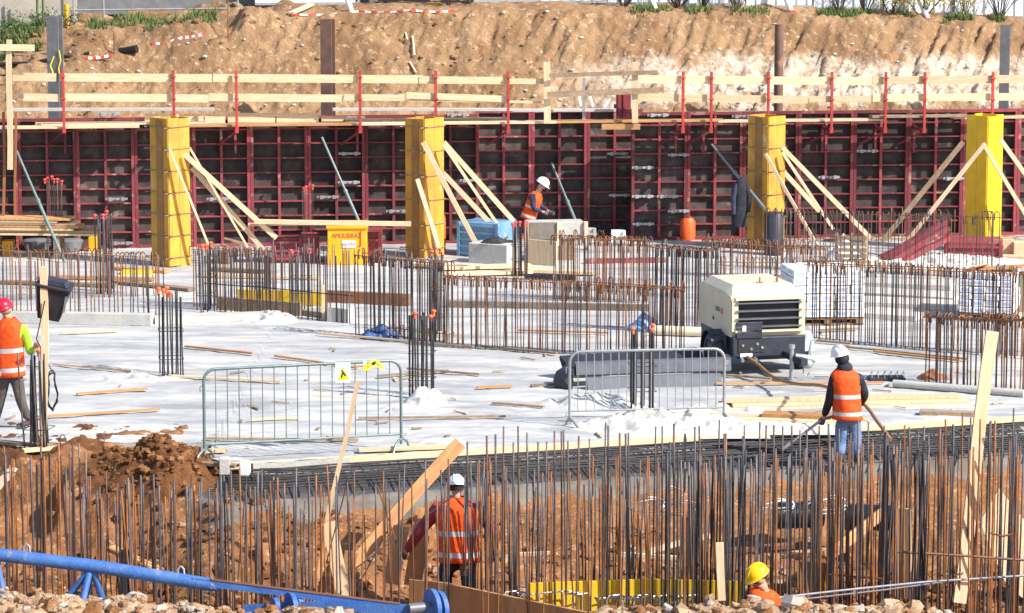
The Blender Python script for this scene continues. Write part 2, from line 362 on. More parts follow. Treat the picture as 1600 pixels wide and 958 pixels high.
def pit_z(x, y):
    e = edge_y(x, True); t = e - y; rr = 33.6 + 0.25 * math.sin(x * 0.9) + 0.3 * noise.noise(Vector((x * 0.8, 0, 0)))
    if t < 0: base = -0.45
    elif t < 1.6: base = -0.19
    else:
        base = -0.19 - 0.24 * sstep(1.6, 2.2, t) - 0.72 * sstep(2.2, 4.2, t)
    rough = .35 * sstep(1.9, 2.1, t) + .65 * sstep(2.2, 2.8, t)
    if x < -4.0:
        k = sstep(-4.0, -4.8, x)
        b2 = -0.05 - 1.1 * sstep(0.9, 3.6, t - 0.4)
        base = base * (1 - k) + b2 * k; rough = max(rough, k)
    # loose mound of dug earth by the slab's corner
    mx, my = -4.72, 42.30
    mound = 0.44 * max(0.0, 1 - math.sqrt(((x - mx) / 1.0) ** 2 + ((y - my) / 1.1) ** 2)) ** 0.9
    if mound > 0: base += mound * (1 + .35 * noise.noise(Vector((x * 2.6, y * 2.6, 8)))); rough = 1
    base += 0.25 * max(0, 1 - math.sqrt(((x + 5.9) / 0.7) ** 2 + ((y - 43.3) / 0.6) ** 2))
    if x < -6.3: base -= 0.5 * sstep(0.6, 0.0, math.hypot((x + 7.2) / 1.1, (y - 42.7) / 0.9)) 
    hk = sstep(.8, .5, abs(x + 6.75)) * sstep(42.56, 42.46, y) * sstep(40.9, 41.5, y)
    base = base * (1 - hk) + hk * (-.72 - (42.5 - y) * .12)
    ridge = interp(x, [(-8, 0.22), (-5.2, 0.16), (-3.6, 0.06), (-1.9, 0.10), (-1.0, -0.30), (0.4, -0.30), (1.0, -0.02), (2.2, 0.02), (3.2, 0.10), (5, 0.02), (8, 0.12)])
    rk = sstep(rr + 1.9, rr, y)
    base = base * (1 - rk) + ridge * rk
    rough = max(rough, rk)
    n = 0.10 * fbm(x, y, 2, 5, 1.6) + 0.07 * abs(noise.noise(Vector((x * 5, y * 5, 4)))) + 0.05 * abs(noise.noise(Vector((x * 11, y * 11, 4))))
    if rk > 0.2: n += 0.12 * abs(noise.noise(Vector((x * 4, y * 4, 14)))) * rk
    return base + rough * n + (1 - rough) * 0.01 * noise.noise(Vector((x * 4, y * 4, 0)))

g = MB(); g.add([(-600, -600, -1.6), (600, -600, -1.6), (600, 900, -1.6), (-600, 900, -1.6)], [(0, 1, 2, 3)]); struct('ground', g, 'soil_far')
g = MB(); g.add([(-400, 78, 4.5), (400, 78, 4.5), (400, 900, 4.5), (-400, 900, 4.5)], [(0, 1, 2, 3)]); struct('far_ground', g, 'soil_far')
tag(field('embankment', -13, 13, 67.5, 78.5, 0.055, 0.05, bank_z, 'soil_bank'), kind='structure')
pit = field('excavated_earth', -11, 11, 32.2, 45.5, 0.04, 0.04, pit_z, 'soil_pit')
pit.data.materials.append(MAT['soil_dark']); pit.data.materials.append(MAT['soil_ridge']); pit.data.materials.append(MAT['concrete_dark']); pit.data.materials.append(MAT['shade_base'])
V = pit.data.vertices
for p in pit.data.polygons:
    c = V[p.vertices[0]].co; t = edge_y(c.x) - c.y; j = 0.25 * noise.noise(Vector((c.x * 2, c.y * 2, 5)))
    if c.y + j < 34.9: p.material_index = 2
    elif math.hypot((c.x + 4.72) / 1.4, (c.y - 42.35) / 1.2) + j < 0.85 or (c.x < -5.6 and t + j < 1.0): p.material_index = 1
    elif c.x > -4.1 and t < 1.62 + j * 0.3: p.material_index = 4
    elif c.x > -4.1 and t < 1.98 + j * 1.3 + .35 * fbm(c.x, c.y, 3, 4, 2.5): p.material_index = 3  # concrete bank below the mats, its shade put into the darker colour
tag(pit, kind='structure')
def near_z(x, y): return -0.05 + 0.1 * fbm(x, y, 0, 3, 0.5) + max(0, (24 - y)) * 0.2
tag(field('foreground_earth', -14, 14, 3, 32.25, 0.3, 0.3, near_z, 'soil_ridge'), kind='structure')
# side cheeks so the pit does not end in the air
for x0, x1 in ((-60, -11), (11, 60)):
    tag(field('side_earth', x0, x1, 3, 46, 1.5, 1.0, lambda x, y: 0.1 + 0.2 * fbm(x, y, 0, 3, 0.2), 'soil_far'), kind='structure')

# slab: pale concrete under wrinkled white sheeting
def slab_z(x, y):
    n = 0.0
    k = sstep(56, 46, y)
    n += 0.030 * abs(noise.noise(Vector((x * 0.9 + 0.4 * y, y * 1.7, 1)))) * (0.4 + k)
    n += 0.022 * abs(noise.noise(Vector((x * 2.2 - 0.8 * y, y * 3.2, 5)))) * (0.4 + k)
    n += 0.012 * noise.noise(Vector((x * 6, y * 8, 7)))
    return n * 0.75
slabm = mat('slab_top', (0.32, 0.32, 0.33), 0.75, 0, (0.57, 0.555, 0.525), 0.9, (0.6, 2.0, 1), bump=0.5, bsc=7, spots=(0.46, 0.38, 0.29), ssc=0.9, sth=0.60, detail=9, spots2=(0.25, 0.25, 0.26), ssc2=.6, sth2=.50)
nx, y1 = 300, None
vs, fs = [], []
XS = [-14 + 28 * i / nx for i in range(nx + 1)]
NY = 330
for j in range(NY + 1):
    for x in XS:
        a, b = edge_y(x) + 0.02, wall_y(x) + 0.3
        t = (j / NY) ** 1.25; y = a + (b - a) * t
        vs.append((x, y, slab_z(x, y) - 0.004))
for j in range(NY):
    for i in range(nx):
        a = j * (nx + 1) + i; fs.append((a, a + 1, a + nx + 2, a + nx + 1))
me = bpy.data.meshes.new('slab'); me.from_pydata(vs, [], fs); me.materials.append(slabm); me.polygons.foreach_set('use_smooth', [True] * len(fs))
o = bpy.data.objects.new('slab', me); col.objects.link(o); tag(o, kind='structure')
sb = MB()
for i in range(40):
    xa, xb = -14 + 28 * i / 40, -14 + 28 * (i + 1) / 40
    sb.add([(xa, edge_y(xa) + 0.02, -0.45), (xb, edge_y(xb) + 0.02, -0.45), (xb, edge_y(xb) + 0.02, 0.0), (xa, edge_y(xa) + 0.02, 0.0)], [(0, 1, 2, 3)])
struct('slab_edge', sb, 'concrete')

def clods(name, n, zone, zf, ms, smin, smax, label, big=0.0):
    mb = MB()
    for i in range(n):
        x, y = zone(); s = smin + (smax - smin) * random.random() ** 3.2
        if random.random() < big: s = smax * rnd(1.1, 2.0)
        mb.ball((x, y, zf(x, y) + s * 0.15), (s * rnd(0.6, 1.4), s * rnd(0.6, 1.4), s * rnd(0.45, 1.0)), 6, random.choice((0, 0, 0, 1, 1, 2)) if len(ms) > 2 else 0, M=Matrix.Rotation(rnd(0, 6), 3, 'Z') @ Matrix.Rotation(rnd(-.6, .6), 3, 'X'), jit=0.28)
    o = mb.build(name, ms, smooth=False); return tag(o, label, 'earth', kind='stuff')
clods('ridge_clods', 5200, lambda: (rnd(-7, 7), 33.6 + random.gauss(0, 0.55)), pit_z, ['soil_ridge', 'soil_pit', 'stone'], 0.008, 0.08, 'crumbled pale clods of earth along the bottom edge', .012)
clods('pit_clods', 3200, lambda: (rnd(-8, 8), rnd(38.3, 40.9)), pit_z, ['soil_pit', 'soil_dark', 'soil_ridge'], 0.01, 0.09, 'orange clods strewn over the excavated slope')
clods('mound_clods', 700, lambda: (-4.72 + random.gauss(0, 0.5), 42.3 + random.gauss(0, 0.5)), pit_z, ['soil_dark', 'soil_pit', 'soil_dark'], 0.01, 0.08, 'dark loose clods on the dug earth mound')

# ------------------------------------------------------------------ rear wall of steel-framed formwork panels
PW, PH = 1.2, 2.72
def make_panel():
    t = empty('wall_formwork', (0, 0, 0), 'x', 'formwork panel', WA)
    MB().box((PW / 2, 0.0, PH / 2), (PW - 0.02, 0.02, PH - 0.02)).build('plywood', 'ply_dark', t)
    f = MB()
    f.box((0.035, -0.07, PH / 2), (0.062, 0.12, PH)); f.box((PW - 0.035, -0.07, PH / 2), (0.062, 0.12, PH))
    f.box((PW / 2, -0.07, 0.03), (PW - 0.13, 0.12, 0.06)); f.box((PW / 2, -0.07, PH - 0.03), (PW - 0.13, 0.12, 0.06))
    f.build('frame', 'red_paint', t)
    MB().box((PW / 2, -0.065, PH / 2), (0.055, 0.105, PH - 0.13)).build('upright', 'red_paint', t)
    rb = MB().box((0, 0, 0), (PW - 0.13, 0.10, 0.028))
    r0 = rb.build('rib', 'red_paint', t, loc=(PW / 2, -0.06, 0.33))
    for k in range(1, 8):
        c = r0.copy(); col.objects.link(c); c.parent = t; c.location = (PW / 2, -0.06, 0.33 + 0.303 * k)
    return t
def wpt(s, out=0.0, z=0.0): return W0 + wd * s + wn * out + Vector((0, 0, z))
def s_at(px): return ((px - 800) / 5000 * 68 - W0.x) / wd.x
panel0 = make_panel(); first = True; n = 0
s0 = s_at(47) - 2 * PW
GP = 'red steel formwork panels of the retaining wall'
REC0, REC1 = s_at(806), s_at(985)
slots = []
k = 0
while s0 + (k + 1) * PW < REC0 + 0.1: slots.append((s0 + k * PW, 0.0)); k += 1
RL = slots[-1][0] + PW
RR = REC1; RD = 1.0
for q in range(max(2, int((REC1 - RL) / PW) + 1)): slots.append((RL + 0.05 + q * PW, -RD))
k = 0
while k < 9: slots.append((RR + k * PW, 0.0)); k += 1
marks = {0: 'at the far left end of the wall', 4: 'just left of the first ochre column', 9: 'behind the orange-yellow skip', 11: 'just right of the second ochre column'}
for i, (s, out) in enumerate(slots):
    lab = ORD[i] + ' red-framed formwork panel from the left along the rear wall'
    if i == 0: o = panel0; o['label'] = lab; o['group'] = GP; o.location = wpt(s, out)
    else: dup(panel0, wpt(s, out), label=lab, group=GP)
dup(panel0, wpt(RR, -RD - 0.1), rz=WA + R(-90) + math.pi, label='red formwork panel turned sideways, closing the dark recess', group=GP)
# the last return wall, seen edge-on
bw = MB().box((0, 0, 0), (11.6, 0.25, 2.62)); o = bw.build('concrete_wall', 'concrete', loc=tuple(wpt(RL - 5.9, -0.16, 1.31)), rz=WA); tag(o, 'grey concrete wall top behind the left run of red panels', 'wall')
bw = MB().box((0, 0, 0), (11, 0.25, 2.62)); o = bw.build('concrete_wall', 'concrete', loc=tuple(wpt(RR + 5.7, -0.16, 1.31)), rz=WA); tag(o, 'grey concrete wall behind the right run of red panels', 'wall')
# couplers across panel joints
cl = MB(); cl.box((0, 0, 0), (0.46, 0.035, 0.05)); cl.box((-0.13, -0.03, 0), (0.07, 0.05, 0.075)); cl.box((0.13, -0.03, 0), (0.07, 0.05, 0.075)); cl.tube([(0, -0.02, 0), (0, -0.11, 0)], 0.018, 8)
c0 = None
for px, py in [(182, 311), (546, 240), (545, 285), (512, 308), (340, 311), (1355, 236), (1490, 279), (1004, 262), (1004, 307), (1005, 350), (1060, 242), (1043, 307), (1060, 330), (965, 240), (968, 305), (170, 178), (716, 180), (1160, 182), (1028, 180), (553, 184), (1295, 277), (1490, 180), (190, 380), (735, 282), (620, 330)]:
    s = s_at(px); rec = RL < s < RR; y0 = wall_y((px - 800) / 5000 * 68) - 0.12 + (RD if rec else 0)
    p = A(px, py, y0 - 0.03)
    if c0 is None: c0 = cl.build('panel_clamp', 'galv', loc=p, rz=WA, bevel=0.004); o = c0
    else: o = c0.copy(); col.objects.link(o); o.location = p
    tag(o, 'pale galvanised clamp bridging a joint of the red formwork panels', 'clamp', 'clamps on the formwork panels')
# steel push-pull props leaning on the wall
for (a, b, top, lab) in [((68, 333), (26, 236), 64.9, 'thin grey steel prop leaning left of the first column'), ((558, 340), (503, 215), 65.4, 'thin grey steel prop above the long pale plank'), ((1155, 278), (1112, 226), 66.6, 'thin grey steel prop behind the hanging dark coat'), ((897, 340), (862, 255), 66.8, 'dim steel prop leaning in the dark recess')]:
    P = A(*b, top + 0.5); Q = A(*a, top - 0.4); dirr = (Q - P); k = -P.z / dirr.z; E = P + dirr * min(k, 1.9)
    o = MB().tube([(0, 0, 0), (P - E) * 0.55], 0.035, 8).tube([(P - E) * 0.55, P - E], 0.026, 8).disc((P - E) * 0.55, P - E, 0.045, 0.06, 10).build('push_pull_prop', 'galv_dark', loc=E, smooth=True)
    tag(o, lab, 'steel prop')

# guardrail posts on brackets, walkway boards and rails
post = MB(); post.box((0, 0, 0.58), (0.055, 0.045, 1.20)); post.box((0, 0.02, -0.05), (0.075, 0.075, 0.12)); post.box((0, -0.03, 1.05), (0.10, 0.03, 0.03)); post.box((0, -0.03, 0.6), (0.10, 0.03, 0.03))
brk = MB(); brk.beam((0, 0.02, -0.06), (0, 0.86, -0.06), 0.05, 0.07); brk.beam((0, 0.04, -0.07), (-0.35, 0.86, -0.42), 0.035, 0.035); brk.beam((0, 0.86, 0.0), (0, 0.86, -0.6), 0.05, 0.05)
pr = empty('guardrail_post', (0, 0, 0), 'x', 'guardrail post', WA); po = post.build('upright', 'post_red', pr, bevel=0.005); bo = brk.build('bracket', 'red_paint', pr)
for i, px in enumerate([100, 272, 370, 563, 681, 794, 1067, 1111, 1200, 1299, 1383, 1444, 1550]):
    yy = wall_y((px - 800) / 5000 * 66) - 1.0
    p = A(px, 200, yy); lab = ORD[i] + ' red guardrail post from the left along the walkway'
    if i == 0: pr.location = p; tag(pr, lab, group='red guardrail posts')
    else: dup(pr, p, label=lab, group='red guardrail posts')
def rail(x0, y0, x1, y1, h, lab, off=0.93, m='wood_x', th=0.035, g='pale guardrail boards', name='guardrail_board', cat='guardrail board'):
    a = A(x0, y0, wall_y((x0 - 800) / 5000 * 66) - off); b = A(x1, y1, wall_y((x1 - 800) / 5000 * 66) - off)
    return timber(a, b, th, h, lab, cat, name, {'wood_x': 'wood', 'wood_old_x': 'wood_old'}.get(m, m), g)
H1, H2 = 0.165, 0.155
rail(20, 120, 88, 121, H1, 'short upper guardrail board at the far left'); rail(92, 121, 331, 122, H1, 'upper guardrail board above the first ochre column')
rail(333, 122, 660, 124, H1, 'upper guardrail board crossing the rusty brown pile', 0.90); rail(655, 125, 790, 126, H1 * 0.9, 'upper guardrail board above the second ochre column')
rail(795, 127, 852, 127, 0.11, 'short upper guardrail board left of the tall plank post')
rail(990, 124, 1362, 127, H1, 'upper guardrail board above the third ochre column'); rail(1363, 126, 1620, 123, H1, 'upper guardrail board at the far right')
rail(36, 152, 94, 153, H2, 'short lower guardrail board at the far left'); rail(102, 152, 326, 154, H2, 'lower guardrail board above the first ochre column')
rail(327, 152, 536, 154, H2, 'lower guardrail board crossing the rusty brown pile', 0.90); rail(538, 152, 632, 153, 0.13, 'short lower guardrail board right of the rusty pile')
rail(635, 149, 795, 155, 0.13, 'tilted lower guardrail board above the second ochre column'); rail(640, 156, 850, 160, 0.05, 'thin sagging guardrail lath below the tilted board', 0.9)
rail(990, 152, 1262, 156, H2, 'lower guardrail board right of the corner post', 0.9); rail(1264, 155, 1365, 155, 0.13, 'short lower guardrail board left of the joint at the right', 0.93); rail(1363, 153, 1620, 151, H2, 'lower guardrail board at the far right')
rail(858, 118, 1027, 113, 0.085, 'brown upper lath across the wall recess', 1.2, 'wood_old'); rail(855, 148, 1030, 141, 0.12, 'brown lower board across the wall recess', 1.2, 'wood_old')
rail(-5, 112, 37, 114, 0.09, 'brown board stub nailed to the far left post', 1.3, 'wood_old'); rail(-5, 151, 37, 150, 0.09, 'lower brown board stub on the far left post', 1.3, 'wood_old')
rail(-5, 74, 54, 75, 0.13, 'pale crosspiece near the top of the far left timber post', 1.38, 'wood')
def vpost(px, y0, y1, wdt, lab, off, th=0.05, m='wood', dx=0):
    yy = wall_y((px - 800) / 5000 * 66) - off
    return timber(A(px, y1, yy), A(px + dx, y0, yy), wdt, th, lab, 'timber post', 'timber_post', m, None, (0, -1, 0))
vpost(15, 62, 265, 0.11, 'pale timber post with a crosspiece at the far left', 1.32); vpost(855, 97, 190, 0.14, 'tall pale plank standing at the left of the wall recess', 1.05)
vpost(992, 97, 192, 0.13, 'pale plank post at the corner of the wall recess', 1.1); vpost(6, 175, 340, 0.05, 'dark rusty pole at the far left edge', 1.2, m='rust_plate'); vpost(24, 175, 336, 0.045, 'second dark rusty pole beside the far left post', 1.1, m='rust_plate')
vpost(912, 122, 190, 0.06, 'grey metal post in the middle of the recess guardrail', 0.5, m='galv')
# walkway boards
def walk(px0, px1, z, lab, m='wood', off=0.62, wdt=0.28):
    a, b = s_at(px0), s_at(px1)
    timber(wpt(a, off, z), wpt(b, off, z), wdt, 0.045, lab, 'walkway board', 'walkway_board', m, 'walkway boards on the brackets')
for i, (x0, x1, z, off, m) in enumerate([(-20, 230, 2.60, .75, 'wood'), (75, 330, 2.64, .45, 'wood'), (300, 560, 2.60, .72, 'wood_orange'), (555, 860, 2.60, .75, 'wood'), (540, 790, 2.65, .42, 'wood_old'), (860, 1120, 2.60, .7, 'wood_orange'), (1110, 1370, 2.58, .72, 'wood'), (1350, 1500, 2.65, .8, 'wood_old'), (1480, 1630, 2.60, .7, 'wood')]):
    walk(x0, x1, z, ORD[i] + ' walkway board from the left, at the foot of the guardrail', m, off, 0.34)
for i, (x0, x1, y, h, m) in enumerate([(226, 262, 186, 0.22, 'wood'), (265, 318, 187, 0.22, 'wood'), (320, 352, 187, 0.22, 'wood'), (356, 430, 184, 0.20, 'wood'), (432, 498, 184, 0.2, 'wood'), (502, 545, 186, 0.1, 'wood'), (940, 1000, 198, 0.12, 'wood_orange')]):
    rail(x0, y, x1, y, h, ORD[i] + ' upright toe board from the left on the panel tops', 0.35 if i < 6 else 1.0, m, 0.03, 'toe boards', 'toe_board', 'toe board')
for i, (x0, x1, y) in enumerate([(20, 335, 171), (520, 800, 171), (800, 965, 172), (1120, 1240, 176)]):
    rail(x0, y, x1, y, 0.05, ORD[i] + ' weathered grey plank from the left on top of the wall', -0.12, 'concrete', 0.25, 'grey planks on the wall top', 'cover_plank', 'plank')
# small red shutter standing on the recess top
o = MB().box((0, 0, 0.33), (0.30, 0.10, 0.66)).box((-0.12, -0.06, .33), (.03, .04, .66)).box((0, -0.06, .33), (.03, .04, .66)).build('shutter_panel', 'red_paint', loc=A(974, 190, wall_y(2.3) - 0.3), rz=WA); tag(o, 'dark red narrow shutter panel standing on the recess corner', 'formwork panel')
for i, (x0, y0, x1, y1) in enumerate([(908, 166, 905, 148), (927, 167, 922, 150), (944, 167, 953, 155)]):
    timber(A(x0, y0, wall_y(1.7) + .4), A(x1, y1, wall_y(1.7) + .4), 0.05, 0.05, ['upright', 'left-leaning', 'right-leaning'][i] + ' white stake sticking up behind the wall recess', 'stake', 'stake', 'white')

# ------------------------------------------------------------------ yellow column forms
def column(px, by, ty, wpx, hue, label, rot, lifts):
    s = S(by); p = G(px, by); h = A(px, ty, p.y).z; W = wpx / s / 1.40
    t = empty('column_form', p, label, 'column formwork', R(rot))
    ma, mb_ = hue
    for k, (dx, dy, rz) in enumerate([(0, -1, 0), (1, 0, 90), (0, 1, 180), (-1, 0, 270)]):
        m = MB()
        nb = 2 if W < 0.6 else 3; bw = W / nb
        for q in range(nb):
            m.box((-W / 2 + bw * (q + .5), 0, h / 2 + rnd(-.01, .02)), (bw - 0.006, 0.03, h))
        o = m.build('form_side', ma if (k % 2 == 0) else mb_, t, loc=(dx * W / 2, dy * W / 2, 0), rz=R(rz))
    # brown centre batten on the shaded side and the tie bands
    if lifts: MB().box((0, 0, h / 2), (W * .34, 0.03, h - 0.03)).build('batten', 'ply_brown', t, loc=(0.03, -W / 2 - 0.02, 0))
    if lifts:
        b0 = None
        for k in range(lifts):
            z = 0.18 + (h - 0.35) * k / (lifts - 1)
            if b0 is None:
                m = MB(); q = W / 2 + 0.03
                for a, b in (((-q - .12, -q), (q + .12, -q)), ((q, -q - .1), (q, q)), ((-q, q), (q, q)), ((-q, -q - .1), (-q, q))):
                    m.beam((a[0], a[1], 0), (b[0], b[1], 0.01), 0.012, 0.016)
                b0 = m.build('tie_band', 'wood_old', t, loc=(0, 0, z))
            else:
                c = b0.copy(); col.objects.link(c); c.parent = t; c.location = (0, 0, z)
    return t
OC = ('ply_ochre', 'ply_ochre'); YE = ('ply_yellow', 'ply_yellow')
column(268, 414, 184, 59, OC, 'ochre plywood column form at left with tie bands', -44, 7)
column(664, 400, 184, 58, OC, 'ochre plywood column form beside the blue container', -44, 6)
column(1196, 388, 181, 56, OC, 'ochre plywood column form behind the coat and the compressor', -44, 6)
column(1535, 392, 180, 55, YE, 'bright lemon yellow column form on the red plinth', -44, 0)
def brace(x0, y0, x1, y1, Yt, lab, w=0.11, h=0.05, m='wood'):
    top = A(x0, y0, Yt); bot = G(x1, y1)
    if bot.y > Yt + 0.6: bot = A(x1, y1, Yt + 0.2)
    timber(bot, top, h, w * .85, lab, 'timber brace', 'timber_brace', m, None, (0, 0, 1))
Y1, Y2, Y3, Y4 = G(268, 414).y, G(664, 400).y, G(1196, 388).y, G(1535, 400).y
brace(265, 233, 331, 396, Y1 - .5, 'slim green-edged brace on the front of the first column', .05, .07)
brace(297, 232, 388, 388, Y1 - .3, 'thin steep brace right of the first column', .05, .07)
brace(287, 240, 432, 372, Y1 - .1, 'long pale brace spreading right from the first column', .12)
brace(300, 262, 410, 388, Y1, 'lower pale brace of the first column', .12)
brace(661, 222, 757, 406, Y2 - .5, 'front brace of the second column ending by the concrete block')
brace(693, 222, 803, 346, Y2 + .1, 'uppermost long brace of the second column', .12)
brace(693, 226, 792, 372, Y2 - .3, 'middle steep brace of the second column', .07)
brace(692, 270, 784, 368, Y2, 'lower brace of the second column above the black bag', .12)
brace(652, 280, 688, 396, Y2 - .6, 'short brace standing against the second column front', .10)
brace(1196, 240, 1283, 396, Y3 - .5, 'front brace of the third column', .07)
brace(1222, 230, 1360, 372, Y3 - .1, 'long outer brace of the third column', .11)
brace(1222, 238, 1302, 358, Y3 - .3, 'steep middle brace of the third column', .07)
brace(1224, 268, 1280, 330, Y3 + .2, 'short lower brace of the third column', .11)
brace(1538, 226, 1415, 380, Y4 - .5, 'pale front brace left of the yellow column', .10)
brace(1505, 222, 1378, 378, Y4 - .1, 'greyish rear brace left of the yellow column', .12, m='wood_old')
brace(1536, 224, 1612, 352, Y4 - .45, 'front brace right of the yellow column', .09)
brace(1563, 218, 1640, 325, Y4 - .1, 'rear brace right of the yellow column cut by the frame', .10)

# ------------------------------------------------------------------ piles behind the wall
def ih(px, y0, y1, off, wdt, m, lab, rnd_=False, name='steel_pile'):
    yy = wall_y((px - 800) / 5000 * 70) + off; a = A(px, y0, yy); b = A(px, y1, yy); h = a.z - b.z + 1.2
    mb = MB()
    if rnd_: mb.tube([(0, 0, 0), (0, 0, h)], wdt / 2, 16)
    else:
        mb.box((-wdt / 2 + .012, 0, h / 2), (0.024, wdt, h)); mb.box((wdt / 2 - .012, 0, h / 2), (0.024, wdt, h)); mb.box((0, 0, h / 2), (wdt - .05, 0.02, h))
    o = mb.build(name, m, loc=(b.x, b.y, a.z - h), rz=R(75), smooth=rnd_); tag(o, lab, 'steel pile')
ih(88, 25, 170, 1.3, 0.26, 'pile_grey', 'grey H-section pile with yellow marks at left'); ih(513, 30, 172, 1.3, 0.25, 'pile_rust', 'brown rusty H-section pile left of centre')
ih(1216, 38, 178, 1.3, 0.20, 'pile_rust', 'round rusty pipe pile behind the third column', True); ih(1568, 39, 175, 1.3, 0.20, 'pile_grey', 'dark pile at the right edge of the bank', False)
m = MB(); m.tube([(0, 0, 0), (-0.03, 0, .25), (.02, 0, .40), (-.01, 0, .62)], 0.012, 5); m.tube([(-.13, 0, .1), (-.2, .0, .3), (-.12, 0, .5)], 0.014, 5)
yy = wall_y(-9.8) + 1.1; o = m.build('rope', 'sign_yellow', loc=A(94, 125, yy)); tag(o, 'yellow rope tied round the grey left pile', 'rope')

# ------------------------------------------------------------------ top of the bank: fence, tape, shrubs
def top(px, back=0.0):
    """a place on the bank's top behind the crest"""
    x = (px - 800) / 5000 * 74; y = wall_y(x) + 5.1 + back; return Vector((x * y / 74, y, bank_z(x * y / 74, y)))
def fence_panel(px0, px1, back, m, lab, rib=0.19, h=2.3, lift=0.0):
    a, b = top(px0, back), top(px1, back); L = (b - a).length; ang = math.atan2(b.y - a.y, b.x - a.x); mb = MB(); z0 = min(a.z, b.z) + lift
    t = empty('site_fence', (a.x, a.y, z0), lab, 'fence', ang, 'corrugated fence sheets along the top of the bank')
    n_ = int(L / rib); front = []
    for i in range(n_ + 1):
        u = i * rib
        for du, dv in ((0, 0), (rib * .42, 0), (rib * .5, 0.035), (rib * .92, 0.035)):
            if u + du <= L: front.append((u + du, dv))
    rings = [[Vector((p[0], p[1], z)) for p in front] + [Vector((p[0], p[1] + 0.004, z)) for p in front[::-1]] for z in (0, h)]
    mb.loft(rings); mb.build('sheet', m, t)
    MB().box((L / 2, -0.03, 0.03), (L, 0.05, 0.06)).build('base_rail', 'galv', t)
    for u in (0.02, L - 0.02): MB().box((u, 0.08, h / 2), (0.06, 0.06, h)).build('fence_post', 'galv', t)
    return t
edges = [740, 845, 950, 1060, 1165, 1270, 1380, 1490, 1605]
for i in range(8): fence_panel(edges[i], edges[i + 1] - 2, 0.9, 'fence_white', ORD[i] + ' pale corrugated fence sheet counted from the dark gap', 0.24)
fence_panel(590, 706, 1.6, 'white', 'smooth white fence sheet left of the corrugated run', 2.0, lift=.12); fence_panel(400, 562, 1.8, 'white', 'long white fence sheet near the top centre left', 2.5, lift=.2)
fence_panel(705, 739, 1.7, 'white', 'narrow white fence sheet before the ribbed run', 1.0, lift=.05)
a, b = top(-30, 1.2), top(122, 1.2); o = MB().box((0, 0, .9), ((b - a).length, .2, 2.2)).build('garden_wall', 'stone', loc=(a + b) / 2, rz=WA, bevel=.01); tag(o, 'pale grey masonry wall at the top left corner', 'wall')
a, b = top(120, 2.4), top(400, 2.4); o = MB().box((0, 0, .9), ((b - a).length, .2, 2.0)).build('garden_wall', 'pile_grey', loc=(a + b) / 2, rz=WA); tag(o, 'dark grey wall behind the grassy hump', 'wall')
a, b = top(563, 2.6), top(592, 2.6); o = MB().box((0, 0, .9), ((b - a).length + 2.4, .2, 2.0)).build('garden_wall', 'pile_grey', loc=(a + b) / 2, rz=WA); tag(o, 'dark wall seen through the gap of the white fence', 'wall')
t = empty('metal_railing', top(117, .9), 'light metal railing above the grassy hump at top left', 'railing', WA)
MB().tube([(0, 0, .32), (3.7, 0, .34)], .022, 6).build('rail', 'galv', t)
for u in (0.0, .67, 3.68): MB().tube([(u, 0, -.2), (u, 0, 1.2)], .022, 6).build('railing_post', 'galv', t)
o = MB().tube([(0, 0, -.3), (0, 0, .55)], .055, 10).build('marker_post', 'yellow_skip', loc=top(106, .4)); tag(o, 'short yellow marker post before the garden wall', 'post')
for i, px in enumerate((60, 69)):
    o = MB().tube([(0, 0, -.3), (0.02, 0, 1.3)], .03, 6).build('fence_stake', 'leaf', loc=top(px, .5)); tag(o, ['left', 'right'][i] + ' dark green stake before the garden wall', 'stake')
for i, (px, lab) in enumerate([(1018, 'leaning white raker in front of the ribbed fence, leftmost'), (1230, 'leaning white raker above the round rusty pile'), (1443, 'leaning white raker right of the yellow shrub'), (545, 'leaning pale raker by the white smooth fence')]):
    p = top(px, .15) + Vector((0.1, 0, -.05)); t = empty('fence_raker', p, lab, 'raker', 0, 'rakers propping the fence')
    MB().beam((0, 0, 0), (-.42, .85, 1.1), .09, .09).build('strut', 'white', t)
    if i < 3: MB().box((0, -.01, .03), (.12, .12, .12)).build('foot', 'cap_orange', t)
def tape(pts, lab, w=0.06):
    t = MB(); P = []
    for a, b in zip(pts, pts[1:]):
        for k in range(8): P.append(Vector(a).lerp(Vector(b), k / 8) - Vector((0, 0, 0.10 * math.sin(math.pi * k / 8) * .4)))
    for i in range(len(P) - 1):
        t.beam(P[i], P[i + 1], .012, w, i % 2)
    o = t.build('barrier_tape', ['tape_red', 'tape_white']); tag(o, lab, 'barrier tape')
def bk(px, py, lift=0.05):
    """where a sight line meets the bank"""
    d = ray(px, py); t = 64.0
    while t < 80:
        q = Vector((0, 0, CH)) + d * t
        if q.z < bank_z(q.x, q.y) and q.y > wall_y(q.x) + 0.8: break
        t += 0.04
    return q + Vector((0, -0.03, lift))
tape([bk(238, 72), bk(285, 62), bk(325, 53)], 'red and white tape hanging on the left bank'); tape([bk(132, 94), bk(182, 87)], 'red and white tape by the dark pipe hole')
tape([bk(455, 26), bk(560, 21), bk(640, 19), bk(720, 19)], 'long red and white tape along the bank crest', .04)
o = timber(bk(455, 24), bk(487, 10), .14, .05, 'pale plank lying tilted on the bank crest', 'plank')
o = timber(bk(366, 8), bk(388, 26), .10, .05, 'brown plank sloping down beside the railing', 'plank', m='wood_old'); o = timber(bk(392, 38), bk(390, 2) + Vector((0, 0, .2)), .10, .05, 'upright brown board by the railing end', 'plank', m='wood_old')
